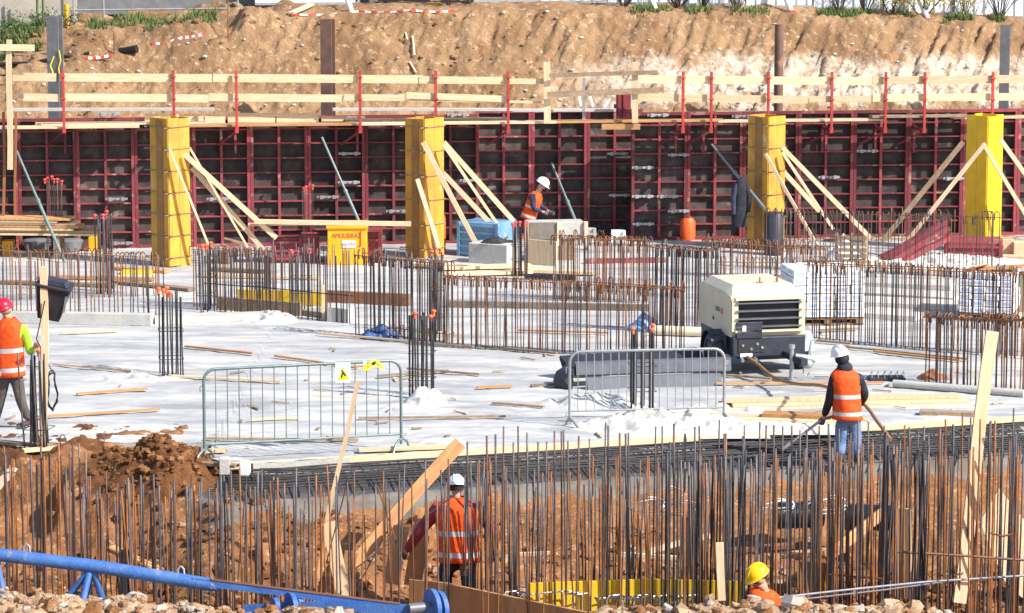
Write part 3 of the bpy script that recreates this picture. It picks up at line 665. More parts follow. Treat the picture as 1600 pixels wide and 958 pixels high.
for i, (x, y, x2, y2) in enumerate([(0, 88, 85, 84), (0, 104, 100, 92), (0, 118, 80, 106), (92, 90, 140, 86), (0, 134, 50, 124)]):
    a, b = bk(x, y), bk(x2, y2); c = (a + b) / 2 - Vector((0, 0, .06))
    tag(MB().tube([a, c, b], .05 - .005 * i, 7).build('drain_hose', 'black_pipe' if i % 2 else 'wood_old', smooth=True), ORD[i] + ' dark hose from the top lying across the left bank', 'hose')
a, b = bk(193, 84), bk(216, 79); tag(MB().tube([a + Vector((-.9, 1.5, .0)), a, b + Vector((0.0, -.2, 0))], .09, 12).build('buried_pipe', 'black_pipe', smooth=True), 'dark open pipe end sticking out of the left bank', 'pipe')
for i, (px, y0, y1) in enumerate([(178, 84, 52), (356, 60, 0)]):
    a = bk(px, y0); b = A(px, y1, a.y); tag(MB().tube([a - Vector((0, 0, .3)), b], .012, 5).build('marker_rod', 'rust_bar'), ['short', 'tall'][i] + ' thin rod stuck in the left bank', 'rod')
for i, (x0, y0, x1, y1) in enumerate([(634, 55, 637, 66), (645, 60, 648, 90), (640, 100, 650, 117)]):
    timber(bk(x0, y0), bk(x1, y1), .035, .03, ORD[i] + ' splintered lath from the top on the middle bank', 'lath', 'lath', 'wood')
# stones on the bank (countless)
mb = MB()
for i in range(480):
    x = rnd(-11, 11); d = rnd(1.3, 4.8); y = wall_y(x) + d
    if x > 1 and random.random() < .6: d = rnd(1.4, 3.0); y = wall_y(x) + d
    s = rnd(.02, .05) * (1.6 if random.random() < .1 else 1); mb.ball((x, y, bank_z(x, y) + s * .4), (s * 1.2, s, s * .8), 6, mi=0 if (x > 1 or random.random() < .25) else 1, jit=.2)
tag(mb.build('bank_stones', ['concrete', 'soil_bank']), 'small pale stones strewn over the embankment', 'stones', kind='stuff')
# grass along the crest
def blades(name, n_, place, hmin, hmax, m, lab):
    mb = MB()
    for i in range(n_):
        p = place(); h = rnd(hmin, hmax); a = rnd(0, 6.28); w_ = .018; l = Vector((rnd(-.5, .5) * h, rnd(-.5, .5) * h, h)); s_ = Vector((math.cos(a) * w_, math.sin(a) * w_, 0))
        mb.add([p - s_, p + s_, p + l * .6 + s_ * .6, p + l, p + l * .6 - s_ * .6], [(0, 1, 2, 3, 4)])
    return tag(mb.build(name, m), lab, 'grass', kind='stuff')
def gp():
    r = random.random()
    if r < .62: px = random.choice([rnd(0, 90), rnd(0, 90), rnd(150, 345)]); d = rnd(4.7, 5.9) if px > 110 else rnd(4.3, 6)
    elif r < .72: px = rnd(960, 1200); d = rnd(4.8, 5.5)
    else: px = rnd(1280, 1600); d = rnd(5.0, 5.6)
    x = (px - 800) / 5000 * 73; y = wall_y(x) + d
    if noise.noise(Vector((x * 1.5, y * 1.5, 0))) < (-.1 if px < 400 else .05): return gp()
    return Vector((x, y, bank_z(x, y) - .02))
blades('crest_grass', 7500, gp, .06, .2, 'grass', 'green grass tufts along the crest of the bank')
def shrub(px, back, h, wdt, m, n_leaf, lab, bare=False):
    p = top(px, back); t = empty('shrub', p, lab, 'shrub', rnd(0, 6), 'shrubs along the fence')
    st = MB(); tips = []
    for i in range(9 if not bare else 16):
        a = rnd(0, 6.28); e = Vector((math.cos(a) * wdt * rnd(.3, 1), math.sin(a) * .3, h * rnd(.5, 1))); mid = e * .5 + Vector((rnd(-.12, .12), 0, rnd(.0, .15)))
        st.tube([(0, 0, -.1), mid, e], [.014, .01, .005], 4); tips += [mid, e, mid.lerp(e, .5)]
        for q in range(3):
            s_ = mid.lerp(e, rnd(0, 1)); st.tube([s_, s_ + Vector((rnd(-.3, .3), rnd(-.1, .1), rnd(-.1, .25)))], .005, 3)
    st.build('stem', 'twig', t)
    if not bare:
        lf = MB()
        for i in range(n_leaf):
            c = random.choice(tips) + Vector((random.gauss(0, .13), random.gauss(0, .1), random.gauss(0, .1))); a = Vector((rnd(-1, 1), rnd(-1, 1), rnd(-1, 1))).normalized() * rnd(.02, .045); b_ = a.cross(Vector((rnd(-1, 1), rnd(-1, 1), rnd(-1, 1)))).normalized() * .02
            lf.add([c - a, c + b_, c + a, c - b_], [(0, 1, 2, 3)])
        lf.build('foliage', m, t)
shrub(1440, .4, 1.0, .9, 'leaf_yellow', 900, 'yellow-leaved shrub before the ribbed fence', False); shrub(1390, .4, .8, .6, 'leaf_yellow', 350, 'sparse yellow shrub left of the dense yellow one')
shrub(1505, .5, .7, .6, 'leaf_yellow', 120, 'nearly bare yellowish shrub at right')
for i, px in enumerate([975, 1060, 1095, 1150, 1310, 1350, 1560]): shrub(px, .45, rnd(.6, 1.1), .8, 'leaf', 0, ORD[i] + ' bare dark shrub from the left along the ribbed fence', True)
for i, (px, n_) in enumerate([(20, 700), (60, 500), (95, 400)]): shrub(px, .1, .34, .5, 'leaf', n_ // 2, ['leftmost', 'middle', 'right-hand'][i] + ' low green bush under the garden wall', False)
for i, px in enumerate([700, 735]): shrub(px, .6, .9, .5, 'leaf', 160, ['left', 'right'][i] + ' twiggy green shrub at the dark fence gap', False)

# ------------------------------------------------------------------ reinforcement
BARC = {}
def bar_mesh(L, r, hook, v, m):
    """one reinforcing bar standing up, straight or bent over at the top like a walking stick"""
    L = round(L / 0.1) * 0.1; key = (L, r, hook, v, m)
    if key in BARC: return BARC[key]
    rr = random.Random(hash((L, r, v)) & 0xffff); bx, by = rr.uniform(-.03, .03), rr.uniform(-.02, .02)
    n_ = 6; pts = []
    for i in range(n_ + 1):
        t = i / n_; q = 4 * t * (1 - t) * .35 + t * t * .3
        pts.append(Vector((bx * q, by * q, L * t)))
    if hook:
        c = pts.pop(); R_ = .07; e = pts[-1].lerp(c, .8)
        for k in range(5):
            a = math.pi * k / 4 * 1.0; pts.append(e + Vector((R_ * (1 - math.cos(a)) * rr.choice((1, 1, .8)), R_ * .5 * (1 - math.cos(a)), R_ * math.sin(a))))
        pts.append(pts[-1] + Vector((.01, .0, -.11)))
    mb = MB().tube(pts, r, 6); me = bpy.data.meshes.new('bar'); me.from_pydata([tuple(p) for p in mb.v], [], mb.f)
    me.polygons.foreach_set('use_smooth', [True] * len(mb.f)); me.materials.append(MAT[m]); BARC[key] = me; return me
def bar(name, L, r, m, loc, parent=None, hook=False, lean=(0, 0), rz=None):
    o = bpy.data.objects.new(name, bar_mesh(L, r, hook, random.randint(0, 2), m)); col.objects.link(o)
    o.parent = parent; o.location = loc; o.rotation_euler = (lean[0], lean[1], rnd(0, 6.28) if rz is None else rz); return o
def row(label, pa, pb, ta, tb, n, layers=1, gap=.22, hook=False, ms=('brown_bar',), r=.010, jit=.25, hz=2, ml=.35, wav=.02, hzm='rust_bar', skip=0.0, top_bar=True):
    a, b = G(*pa), G(*pb); ha = A(pa[0], ta, a.y).z; hb = A(pb[0], tb, b.y).z
    d = (b - a); L = d.length; dn = d.normalized(); per = Vector((-dn.y, dn.x, 0)); base = (a + b) / 2; base.z = 0
    t = empty('rebar_cage', base, label, 'rebar cage')
    for l in range(layers):
        for i in range(n):
            if random.random() < skip: continue
            u = (i + .5 + rnd(-jit, jit)) / n; p = a + d * u + per * (l * gap + rnd(-.02, .02)); h = (ha + (hb - ha) * u) + rnd(-wav, wav)
            bar('vertical_bar', h, r * rnd(.9, 1.15) if False else r, random.choice(ms), (p - base) - Vector((0, 0, .02)), t, hook, (rnd(-.012, .012), rnd(-.014, .014)), math.atan2(per.y, per.x) + (math.pi if l else 0) + rnd(-.5, .5) if hook else None)
        for k in range(hz):
            z0 = .35 + k * (min(ha, hb) - .45) / max(1, hz - 1) if hz > 1 else .5
            if k == hz - 1 and top_bar: z0, z1 = ha - .05, hb - .05
            else: z1 = z0; 
            if k < hz - 1: continue
            P = [a + d * q + per * (l * gap) + Vector((0, 0, z0 + (z1 - z0) * q + rnd(-.012, .012))) - base for q in (0, .2, .4, .6, .8, 1)]
            MB().tube(P, r * .9, 5).build('horizontal_bar', hzm, t)
    return t
SB = ('steel_bar', 'steel_bar', 'brown_bar'); RB = ('rust_bar', 'brown_bar', 'brown_bar'); MX = ('brown_bar', 'rust_bar', 'steel_bar')
row('rusty hooked bars behind the bin at the far left', (-12, 470), (250, 462), 386, 398, 36, 1, hook=True, ms=RB, r=.010, jit=.5)
row('front row of starter bars rising from the concrete kerb at left', (-12, 504), (262, 503), 402, 404, 38, 1, ms=MX, r=.011, jit=.5, top_bar=False, hz=0, wav=.08)
row('hooked starter bars right of the first column base', (300, 480), (420, 486), 385, 392, 16, 2, .3, True, MX, .010)
row('dark starter bars standing in the low yellow formwork', (318, 484), (552, 506), 384, 396, 46, 1, .3, False, SB, .0105, .7, wav=.12, hz=1, hzm='black_bar', top_bar=False)
row('thin steel bars rising behind the low yellow formwork', (400, 470), (560, 474), 380, 384, 22, 1, .3, False, SB, .009, .45, wav=.15, hz=0)
row('thick dark cage under the sloping rusty top bar', (553, 526), (692, 540), 394, 408, 24, 2, .30, True, ('steel_bar', 'brown_bar', 'brown_bar'), .011, .5)
row('long rusty wall cage crossing the middle of the slab', (692, 542), (1068, 566), 430, 447, 49, 2, .24, True, RB, .0092, .5, wav=.04)
row('hooked rusty cage behind the long wall cage, by the concrete trough', (862, 470), (1012, 474), 366, 372, 26, 2, .25, True, RB, .0095, .5, wav=.05)
row('low rusty starter row left of the tall dark cage', (925, 455), (1015, 458), 376, 380, 12, 1, .25, True, RB, .009)
row('tall dark wall cage behind the compressor', (1012, 520), (1112, 526), 381, 388, 19, 2, .28, True, ('steel_bar', 'brown_bar', 'steel_bar'), .012, .3)
row('rusty cage of thin bars above the compressor roof', (1100, 432), (1292, 436), 372, 388, 32, 2, .25, True, RB, .0095, .5, wav=.05)
row('thin tall wall cage before the pallet crate at right', (1194, 420), (1562, 436), 327, 336, 62, 1, .25, True, ('brown_bar', 'brown_bar', 'steel_bar'), .0095, .5, wav=.04)
row('long rusty wall cage at right before the white block pallets', (1255, 530), (1606, 562), 408, 424, 48, 2, .26, True, RB, .0095, .55, wav=.05)
row('nearest rusty cage at the right frame edge', (1440, 598), (1612, 622), 491, 497, 20, 2, .24, True, RB, .012, .5)
row('sparse thin bars behind the pallets at right', (1120, 470), (1260, 474), 404, 408, 16, 1, .25, True, RB, .008)
row('thin dark bars at the foot of the ochre middle column', (690, 440), (808, 443), 428, 430, 4, 1, .25, False, SB, .01, hz=0)
def cluster(label, px, by, ty, wpx, n, ms=('black_bar',), r=.013, caps=('cap_orange', 3), spread=.05, stir=2):
    p = G(px, by); s = S(by); W = wpx / s; h = A(px, ty, p.y).z
    t = empty('column_starter_bars', p, label, 'rebar cluster', rnd(-.2, .2)); tops = []
    for i in range(n):
        u = i / max(1, n - 1); x = (u - .5) * W + rnd(-.03, .03) * W; y = (random.choice((-.5, .5)) * .35 + rnd(-.04, .04)); hh = h * rnd(.94, 1.0)
        l = (rnd(-.01, .01), rnd(-spread, spread) * .3)
        bar('vertical_bar', hh, r, random.choice(ms), (x, y, -.02), t, False, l); tops.append((x + math.sin(l[1]) * hh, y, hh))
    for k in range(stir):
        z = .3 + k * (h - .5) / max(1, stir); q, e = W / 2 + .01, .19
        MB().tube([(-q, -e, z), (q, -e, z), (q, e, z), (-q, e, z), (-q, -e, z)], .006, 4).build('stirrup', ms[0], t)
    cp_ = random.sample(tops, min(caps[1], len(tops))); c0 = None
    for x, y, z in cp_:
        if c0 is None: c0 = MB().tube([(0, 0, -.06), (0, 0, .01)], .022, 8).ball((0, 0, .02), (.042, .042, .028), 8).build('rebar_cap', caps[0], t, loc=(x, y, z), smooth=True)
        else: c = c0.copy(); col.objects.link(c); c.parent = t; c.location = (x, y, z)
    return t
cluster('dark column bars standing alone left of the big barrier', 268, 588, 452, 36, 11, caps=('cap_orange', 5), r=.012)
cluster('dark column bars with orange caps right of the big barrier', 660, 622, 488, 36, 10, caps=('cap_orange', 3), r=.016)
cluster('dark column bars with orange caps before the folded steel troughs', 1003, 640, 510, 38, 12, caps=('cap_orange', 3), r=.016)
cluster('dense grey column bars beside the stacked formwork boards', 165, 458, 332, 24, 14, ('steel_bar', 'black_bar'), .013, ('cap_red', 3))
cluster('dark column bars with red caps beside the concrete trough', 811, 430, 345, 22, 11, ('black_bar', 'brown_bar'), .014, ('cap_red', 5))
cluster('thin bars with red caps standing behind the stacked boards', 86, 400, 278, 24, 9, ('black_bar', 'brown_bar'), .010, ('cap_red', 6))
cluster('few thin bars with pink caps left of the yellow skip', 479, 410, 292, 14, 6, ('brown_bar',), .006, ('cap_red', 4))
cluster('short bars with orange caps before the red crates', 322, 486, 383, 26, 8, ('black_bar', 'steel_bar'), .013, ('cap_orange', 3))
cluster('short capped bars left of the red crates', 402, 470, 388, 24, 7, ('black_bar', 'steel_bar'), .012, ('cap_orange', 2))
cluster('capped bars before the left part of the yellow skip', 470, 482, 392, 30, 8, ('steel_bar',), .012, ('cap_red', 4))
cluster('capped bars before the foot of the second column', 683, 520, 392, 22, 7, ('black_bar', 'steel_bar'), .013, ('cap_orange', 2))

# ------------------------------------------------------------------ kerbs, low forms, boards
def along(a, b, w_, h_, z=None):
    d = b - a; return (a + b) / 2 + Vector((0, 0, h_ / 2 if z is None else z)), ((d.length), w_, h_), math.atan2(d.y, d.x)
def slabbox(name, pa, pb, w_, h_, m, lab, cat, z=0.0, bevel=.006):
    a, b = G(*pa), G(*pb); c, d, rz = along(a, b, w_, h_, z + h_ / 2); o = MB().box((0, 0, 0), d).build(name, m, loc=c, rz=rz, bevel=bevel); return tag(o, lab, cat)
slabbox('concrete_kerb', (-20, 503), (238, 508), .22, .20, 'concrete', 'low concrete kerb under the far left starter bars', 'kerb')
slabbox('concrete_kerb', (240, 505), (440, 498), .4, .12, 'concrete', 'concrete kerb with torn sheeting before the yellow formwork', 'kerb')
slabbox('low_formwork', (342, 484), (470, 494), .04, .24, 'wood_old', 'grey-brown form board of the low formwork', 'form board')
slabbox('low_formwork', (470, 492), (508, 497), .10, .10, 'wood_old', 'dark timber at the foot of the low formwork', 'timber'); slabbox('low_formwork', (372, 474), (505, 478), .03, .26, 'ply_yellow', 'yellow inner form board seen between the starter bars', 'form board')
slabbox('block', (516, 501), (550, 503), .3, .25, 'concrete', 'grey concrete block with dark lower half', 'concrete block', bevel=.01)
slabbox('timber_beam', (505, 472), (640, 478), .1, .22, 'rust_plate', 'brown beam behind the thick dark cage', 'beam'); slabbox('timber_beam', (700, 480), (1015, 486), .1, .12, 'concrete_dark', 'grey beam behind the long wall cage', 'beam')
slabbox('timber_post', (503, 500), (510, 500), .08, .62, 'wood', 'short upright pale post by the grey concrete block', 'post')
BT = [((290, 545), (396, 556)), ((430, 560), (560, 579)), ((84, 573), (206, 584)), ((268, 592), (440, 600)), ((498, 525), (640, 537)), ((636, 580), (750, 589)), ((770, 634), (850, 640)),
      ((590, 592), (700, 583)), ((60, 656), (250, 644)), ((120, 620), (230, 612)), ((560, 658), (790, 655)), ((640, 538), (740, 546)), ((755, 545), (870, 556)), ((1310, 545), (1512, 565)), ((1265, 535), (1330, 541)), ((1366, 553), (1500, 567)), ((1130, 590), (1205, 596)),
      ((810, 520), (950, 524)), ((830, 607), (930, 601)), ((95, 524), (185, 520)), ((1120, 604), (1380, 602)), ((320, 690), (560, 692)), ((745, 610), (800, 608)), ((390, 660), (470, 657)), ((1280, 520), (1340, 517))]
BLL = ['on bare sheeting between the lone bars and the left barrier', 'behind the top rail of the left barrier', 'right of the red-helmeted worker', 'from the lone bar cluster towards the left barrier', 'at the foot of the thick dark cage',
       'right of the middle bar cluster', 'left of the right-hand barrier', 'crossing behind the middle bar cluster', 'low at the left, before the worker in grey trousers', 'faint on the sheeting at the left', 'long and thin below the left barrier right end',
       'at the left foot of the long wall cage', 'at the middle foot of the long wall cage', 'long, right of the wheeled compressor', 'short, by the compressor right wheel', 'lying parallel below the long one right of the compressor', 'under the left wheel of the compressor',
       'behind the long wall cage', 'left end of the steel troughs', 'below the concrete kerb at left', 'between the compressor and the board stack', 'along the foot of the left barrier', 'short, left of the steel troughs', 'inside the left barrier outline', 'behind the helmeted hose worker']
for i, ((x0, y0), (x1, y1)) in enumerate(BT):
    a, b = G(x0, y0), G(x1, y1); a.z = b.z = .045; timber(a, b, .055 + .02 * (i % 3 == 0), .028, 'timber batten lying ' + BLL[i], 'batten', 'timber_batten', random.choice(('wood', 'wood_old', 'wood_old', 'wood_orange')), 'battens lying on the slab')
sc_ = MB()
for i in range(85):
    p = G(rnd(0, 1600), rnd(520, 705)); 
    if p.y < edge_y(p.x) + .3: continue
    a = rnd(0, 3.1); L = rnd(.06, .35); sc_.box((p.x, p.y, .03), (L, rnd(.02, .05), .015), a, random.choice((0, 0, 1, 2)))
tag(sc_.build('wood_scraps', ['wood', 'wood_old', 'soil_ridge']), 'wood offcuts and crumbs scattered over the sheeting', 'scraps', kind='stuff')
# edge boards of the slab
ea, eb = G(352, 728), G(1070, 694); timber((ea.x, edge_y(ea.x) - .02, -.03), (eb.x, edge_y(eb.x) - .02, -.01), .06, .08, 'long pale board edging the slab above the black mats', 'edge board', 'edge_board', 'wood')
ea, eb = G(1075, 694), G(1640, 660); timber((ea.x, edge_y(ea.x) - .02, -.03), (eb.x, edge_y(eb.x) - .02, -.01), .05, .08, 'pale edge board behind the man with the lance', 'edge board', 'edge_board', 'wood')
for i, ((x0, y0), (x1, y1), m) in enumerate([((-10, 690), (122, 700), 'wood_old'), ((36, 704), (122, 697), 'wood'), ((190, 712), (352, 703), 'wood'), ((205, 716), (370, 728), 'wood_old'), ((560, 703), (700, 698), 'wood')]):
    a, b = G(x0, y0, .05), G(x1, y1, .05); timber(a, b, .14, .04, ORD[i] + ' loose board from the left along the near slab edge', 'board', 'loose_board', m)
# two stacks of boards near the hose worker
def stack(lab, x0, y0, x1, y1, ws, m='wood', z0=0.02):
    a, b = G(x0, y0), G(x1, y1); per = Vector((-(b - a).y, (b - a).x, 0)).normalized()
    t = empty('board_stack', (a + b) / 2, lab, 'board stack'); base = (a + b) / 2
    for i, (off, z, e0, e1) in enumerate(ws):
        d = (b - a); p, q = a + d * e0 + per * off - base, a + d * e1 + per * off - base
        MB().beam((p.x, p.y, z + z0), (q.x, q.y, z + z0), .20, .045).build('board', m, t)
stack('stack of long pale boards behind the man with the lance', 1132, 640, 1514, 632, [(0, 0, 0, 1), (.22, 0, .02, .97), (0, .05, .03, .99), (.21, .05, -.01, .95), (.44, .02, .2, 1.0), (.1, .10, .0, .96)])
stack('flat pale boards below the long stack', 1080, 655, 1330, 662, [(0, 0, 0, 1), (.25, 0, .1, 1.1)])
slabbox('timber_block', (1437, 648), (1525, 651), .2, .07, 'wood_old', 'short grey-brown timber near the leaning big plank', 'timber'); slabbox('timber_block', (1192, 654), (1300, 658), .3, .10, 'wood_orange', 'brown thick board left of the lance worker', 'timber')
# sheeting heaps
def heap(lab, px, py, w_, d_, h_, m='white_sheet', seed=0):
    c = G(px, py)
    def fn(x, y):
        r = math.sqrt((x / w_) ** 2 + (y / d_) ** 2); e = max(0, 1 - r ** 1.6)
        n = (0.5 - abs(noise.noise(Vector((x * 2.6 + seed, y * 3.2 + x, seed))))) * 1.1 + (0.4 - abs(noise.noise(Vector((x * 6 + y * 2, y * 7 + seed, 3))))) * .55 - .15
        return h_ * e ** .8 * (.30 + n) - .015
    o = field('crumpled_sheet', -w_, w_, -d_, d_, .03, .03, fn, m); o.location = c; return tag(o, lab, 'plastic sheet')
heap('big crumpled white sheet before the right-hand barrier', 1040, 668, 1.45, .8, .34, seed=2); heap('grey translucent sheet under the left end of the right-hand barrier', 930, 632, .95, .6, .22, 'clear_sheet', 5)
heap('white sheet rucked up at the foot of the middle bar cluster', 665, 630, .35, .5, .34, 'white_sheet', 8); heap('low white sheet left of the middle bar cluster', 630, 640, .4, .4, .12, 'clear_sheet', 11)
heap('grey ruck in the sheeting left of the lone bars', 215, 592, 1.0, .5, .12, 'clear_sheet', 14); heap('torn sheeting on the kerb before the yellow formwork', 420, 500, .6, .6, .22, 'clear_sheet', 17)
heap('pale rolled sheet below the board stack', 1180, 668, 1.3, .5, .12, 'white_sheet', 21); heap('white tarpaulin over rubble below the red plinth', 1460, 412, 2.2, 1.2, .25, 'white_sheet', 25)
heap('pale sheet heap between the steel troughs and barrier foot', 1130, 640, .9, .5, .14, 'white_sheet', 29); heap('small white sheet near the slab edge before the bars', 690, 690, .4, .3, .08, 'white_sheet', 31)

# ------------------------------------------------------------------ crowd barriers
def barrier(lab, pa, pb, h, nb, m, foot, r=.021):
    a, b = G(*pa), G(*pb); d = b - a; L = d.length; t = empty('crowd_barrier', a, lab, 'crowd barrier', math.atan2(d.y, d.x)); R_ = .16; z0 = .24
    P = [(0, 0, .10), (0, 0, h - R_)] + [(R_ - R_ * math.cos(k * math.pi / 10), 0, h - R_ + R_ * math.sin(k * math.pi / 10)) for k in range(1, 6)]
    P += [(L - R_ + R_ * math.sin(k * math.pi / 10), 0, h - R_ + R_ * math.cos(k * math.pi / 10)) for k in range(0, 6)] + [(L, 0, .10)]
    MB().tube(P, r, 10).build('frame', m, t, smooth=True); MB().tube([(0, 0, z0), (L, 0, z0)], r * .75, 8).build('lower_rail', m, t, smooth=True)
    bm_ = MB().tube([(0, 0, z0), (0, 0, h)], .0075, 6).build('bar', m if m == 'galv' else 'galv_dark', t, loc=(L / (nb + 1), 0, 0))
    for k in range(1, nb):
        c = bm_.copy(); col.objects.link(c); c.parent = t; c.location = (L * (k + 1) / (nb + 1), 0, 0)
    for x in (0, L):
        if foot == 'arch': MB().tube([(x - .17, -.2, .0), (x - .12, -.14, .11), (x - .04, -.05, .17), (x + .04, .05, .17), (x + .12, .14, .11), (x + .17, .2, .0)], r * .85, 8).build('foot', m, t, smooth=True)
        else: MB().tube([(x, 0, .16), (x + .10, -.2, .02), (x + .18, -.26, .01)], r * .85, 8).tube([(x, 0, .16), (x - .04, .1, .02)], r * .85, 8).build('foot', m, t, smooth=True)
    for z in (h - .22, z0 - .02):
        MB().tube([(L, 0, z), (L + .06, 0, z), (L + .07, 0, z + .03), (L, 0, z + .035)], .007, 5).build('hook', m, t); MB().tube([(0, 0, z), (-.05, 0, z - .01), (-.05, 0, z - .09)], .008, 5).build('hook', m, t)
    return t, L, h
BB, BL, BH = barrier('large grey crowd barrier with yellow warning signs', (320, 722), (627, 705), 1.27, 16, 'galv_dark', 'arch')
barrier('pale crowd barrier half buried in sheeting before the steel troughs', (890, 668), (1131, 662), 1.10, 18, 'galv', 'leg')
def sign(lab, u, bent, z):
    t = empty('warning_sign', BB.matrix_basis @ Vector((u * BL, -.03, z)), lab, 'warning sign', BB.rotation_euler.z)
    if not bent:
        MB().box((0, 0, 0), (.21, .004, .27)).build('paper', 'white', t)
        q = MB(); q.add([(-.08, -.005, -.10), (.09, -.005, -.10), (.0, -.005, .09)], [(0, 1, 2)]); q.build('triangle', 'sign_yellow', t)
        q = MB(); q.add([(-.028, -.008, -.035), (-.012, -.008, .02), (.012, -.008, .018), (.045, -.008, -.045), (.03, -.008, -.055), (.0, -.008, -.02), (-.012, -.008, -.075), (-.03, -.008, -.075)], [(0, 1, 2, 3, 4, 5, 6, 7)]); q.ball((-.014, -.008, .032), (.014, .002, .014), 8); q.build('pictogram', 'ink', t)
    else:
        q = MB(); pts = [(-.13, .0, -.04), (-.06, -.03, .02), (.0, -.01, .045), (.06, -.04, .03), (.12, -.02, -.03)]
        r1 = [Vector(p) for p in pts]; r2 = [Vector(p) + Vector((.01 * (k - 2), -.05, -.075 - .02 * (k % 2))) for k, p in enumerate(pts)]
        q.add(r1 + r2, [(i, i + 1, i + 6, i + 5) for i in range(4)]); q.add([p + Vector((0, .004, 0)) for p in r1 + r2], [(i, i + 5, i + 6, i + 1) for i in range(4)]); q.build('paper', 'sign_yellow', t)
        MB().box((.0, -.055, .0), (.05, .012, .05), .4).box((.05, -.06, -.03), (.03, .012, .03)).build('pictogram', 'ink', t); MB().box((-.12, .0, .0), (.05, .006, .06)).build('paper_edge', 'white', t)
sign('white sheet sign with yellow warning triangle on the large barrier', .70, False, BH - .13); sign('crumpled yellow warning sign folded over the barrier top rail', .855, True, BH - .01)

# ------------------------------------------------------------------ compressor trailer
CP = G(1199, 586); CP.z = 0
ct = empty('compressor_trailer', CP, 'cream and navy wheeled air compressor standing on the slab', 'compressor', R(13))
W, L = 1.22, 1.75; x0, x1, zb, zt = -W / 2, W / 2, .62, 1.26
def prof(x, top_in):  # side outline of the hood at one x
    return [Vector((x, 0, zb)), Vector((x, L, zb)), Vector((x, L, zt)), Vector((x, L - .22, zt + top_in)), Vector((x, .34, zt + top_in)), Vector((x, 0, zt))]
h = MB(); h.loft([prof(x0, 0.0), prof(x0 + .005, .04), prof(x0 + .13, .15), prof(x1 - .13, .15), prof(x1 - .005, .04), prof(x1, 0.0)])
hood = h.build('hood', 'cream', ct, bevel=.02)
f = MB(); gx0, gx1, gz0, gz1 = x0 + .05, x1 - .07, .72, 1.23
f.box(((gx0 + gx1) / 2, -.006, (gz0 + gz1) / 2), (gx1 - gx0, .012, gz1 - gz0)); gr = f.build('grille', 'black_gloss', ct)
for k in range(4): MB().beam((gx0 + .01, -.05, gz0 + .07 + k * .125), (gx1 - .01, -.05, gz0 + .07 + k * .125), .10, .02).build('louvre', 'steel_grey', gr).rotation_euler = (0, 0, 0)
fr = MB(); 
for a, b in (((gx0, gz0), (gx1, gz0)), ((gx1, gz0), (gx1, gz1)), ((gx1, gz1), (gx0, gz1)), ((gx0, gz1), (gx0, gz0))): fr.beam((a[0], -.05, a[1]), (b[0], -.05, b[1]), .10, .035)
fr.build('grille_frame', 'cream', ct)
lo = MB(); lo.box((0, L / 2, .47), (W - .04, L - .04, .32)); lo.box((0, -.03, .47), (W - .02, .10, .32)); lo.box((0, L / 2, .27), (.8, L - .3, .10)); lo.build('chassis', 'navy', ct, bevel=.02)
MB().box((-.33, -.075, .74), (.42, .05, .26)).build('control_door', 'navy', ct, bevel=.008)
pn = MB().box((-.30, -.085, .49), (.42, .02, .20)).build('control_panel', 'black', ct)
for x, z in ((-.44, .5), (-.2, .52), (-.12, .46), (-.30, .44)): MB().disc((x, -.1, z), (0, 1, 0), .022, .02, 10).build('gauge', 'galv', pn)
MB().box((-.42, -.103, .77), (.06, .004, .09)).build('sticker', 'white', ct); MB().box((-.38, -.092, .345), (.20, .01, .055)).build('plate', 'white', ct)
for x in (-.46, -.24): MB().tube([(x, -.08, .29), (x, -.18, .27)], .028, 8).build('air_outlet', 'galv', ct)
MB().tube([(.30, .5, 1.40), (.30, .5, 1.48)], .02, 8).build('exhaust', 'rust_plate', ct); MB().tube([(0, .45, 1.415), (0, .45, 1.50)], .012, 6).box((0, .45, 1.415), (.1, .05, .015)).build('lifting_eye', 'rust_plate', ct)
bd = MB().box((x0 - .004, .72, .98), (.004, .22, .07)).build('side_emblem', 'pile_grey', ct); MB().box((x0 - .004, .50, .97), (.004, .12, .09)).build('side_emblem_accent', 'cap_orange', ct)
MB().disc((x0 - .006, .95, .80), (1, 0, 0), .03, .01, 10).build('filler_cap', 'black', ct)
for sx in (-1, 1):
    xx = sx * (W / 2 + .11); w1 = MB(); 
    prof_ = [(-.085, .20), (-.09, .27), (-.06, .31), (.06, .31), (.09, .27), (.085, .20)]; rings = []
    for k in range(25):
        a = 2 * math.pi * k / 24; rings.append([Vector((q[0], math.cos(a) * q[1], math.sin(a) * q[1])) for q in prof_])
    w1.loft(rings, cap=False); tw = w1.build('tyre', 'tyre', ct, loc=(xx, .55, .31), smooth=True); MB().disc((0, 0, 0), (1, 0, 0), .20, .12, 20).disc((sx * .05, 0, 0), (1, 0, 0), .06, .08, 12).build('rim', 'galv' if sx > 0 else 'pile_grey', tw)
    fd = MB(); rr_ = []
    for q in (-.12, .12): rr_.append(q)
    arc = [Vector((0, math.cos(a) * .37, math.sin(a) * .35)) for a in [math.pi * k / 6 for k in range(0, 7)]]
    outer = [[p + Vector((q, 0, 0)) for p in arc] + [p * .96 + Vector((q, 0, 0)) for p in arc[::-1]] for q in (-.12, .12)]
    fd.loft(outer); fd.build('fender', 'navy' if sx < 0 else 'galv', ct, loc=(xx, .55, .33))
    MB().box((xx * .9, .3, .52), (.06, .25, .2)).build('fender_stay', 'navy', ct)
MB().beam((0.28, -.02, .34), (0.30, -.95, .34), .10, .10).build('drawbar', 'navy', ct)
jk = MB().tube([(.22, -.55, .02), (.22, -.55, .50)], .035, 10).tube([(.22, -.55, .5), (.22, -.55, .56)], .05, 10).disc((.22, -.55, .02), (0, 0, 1), .08, .03, 12).build('jack_leg', 'galv', ct, smooth=True)
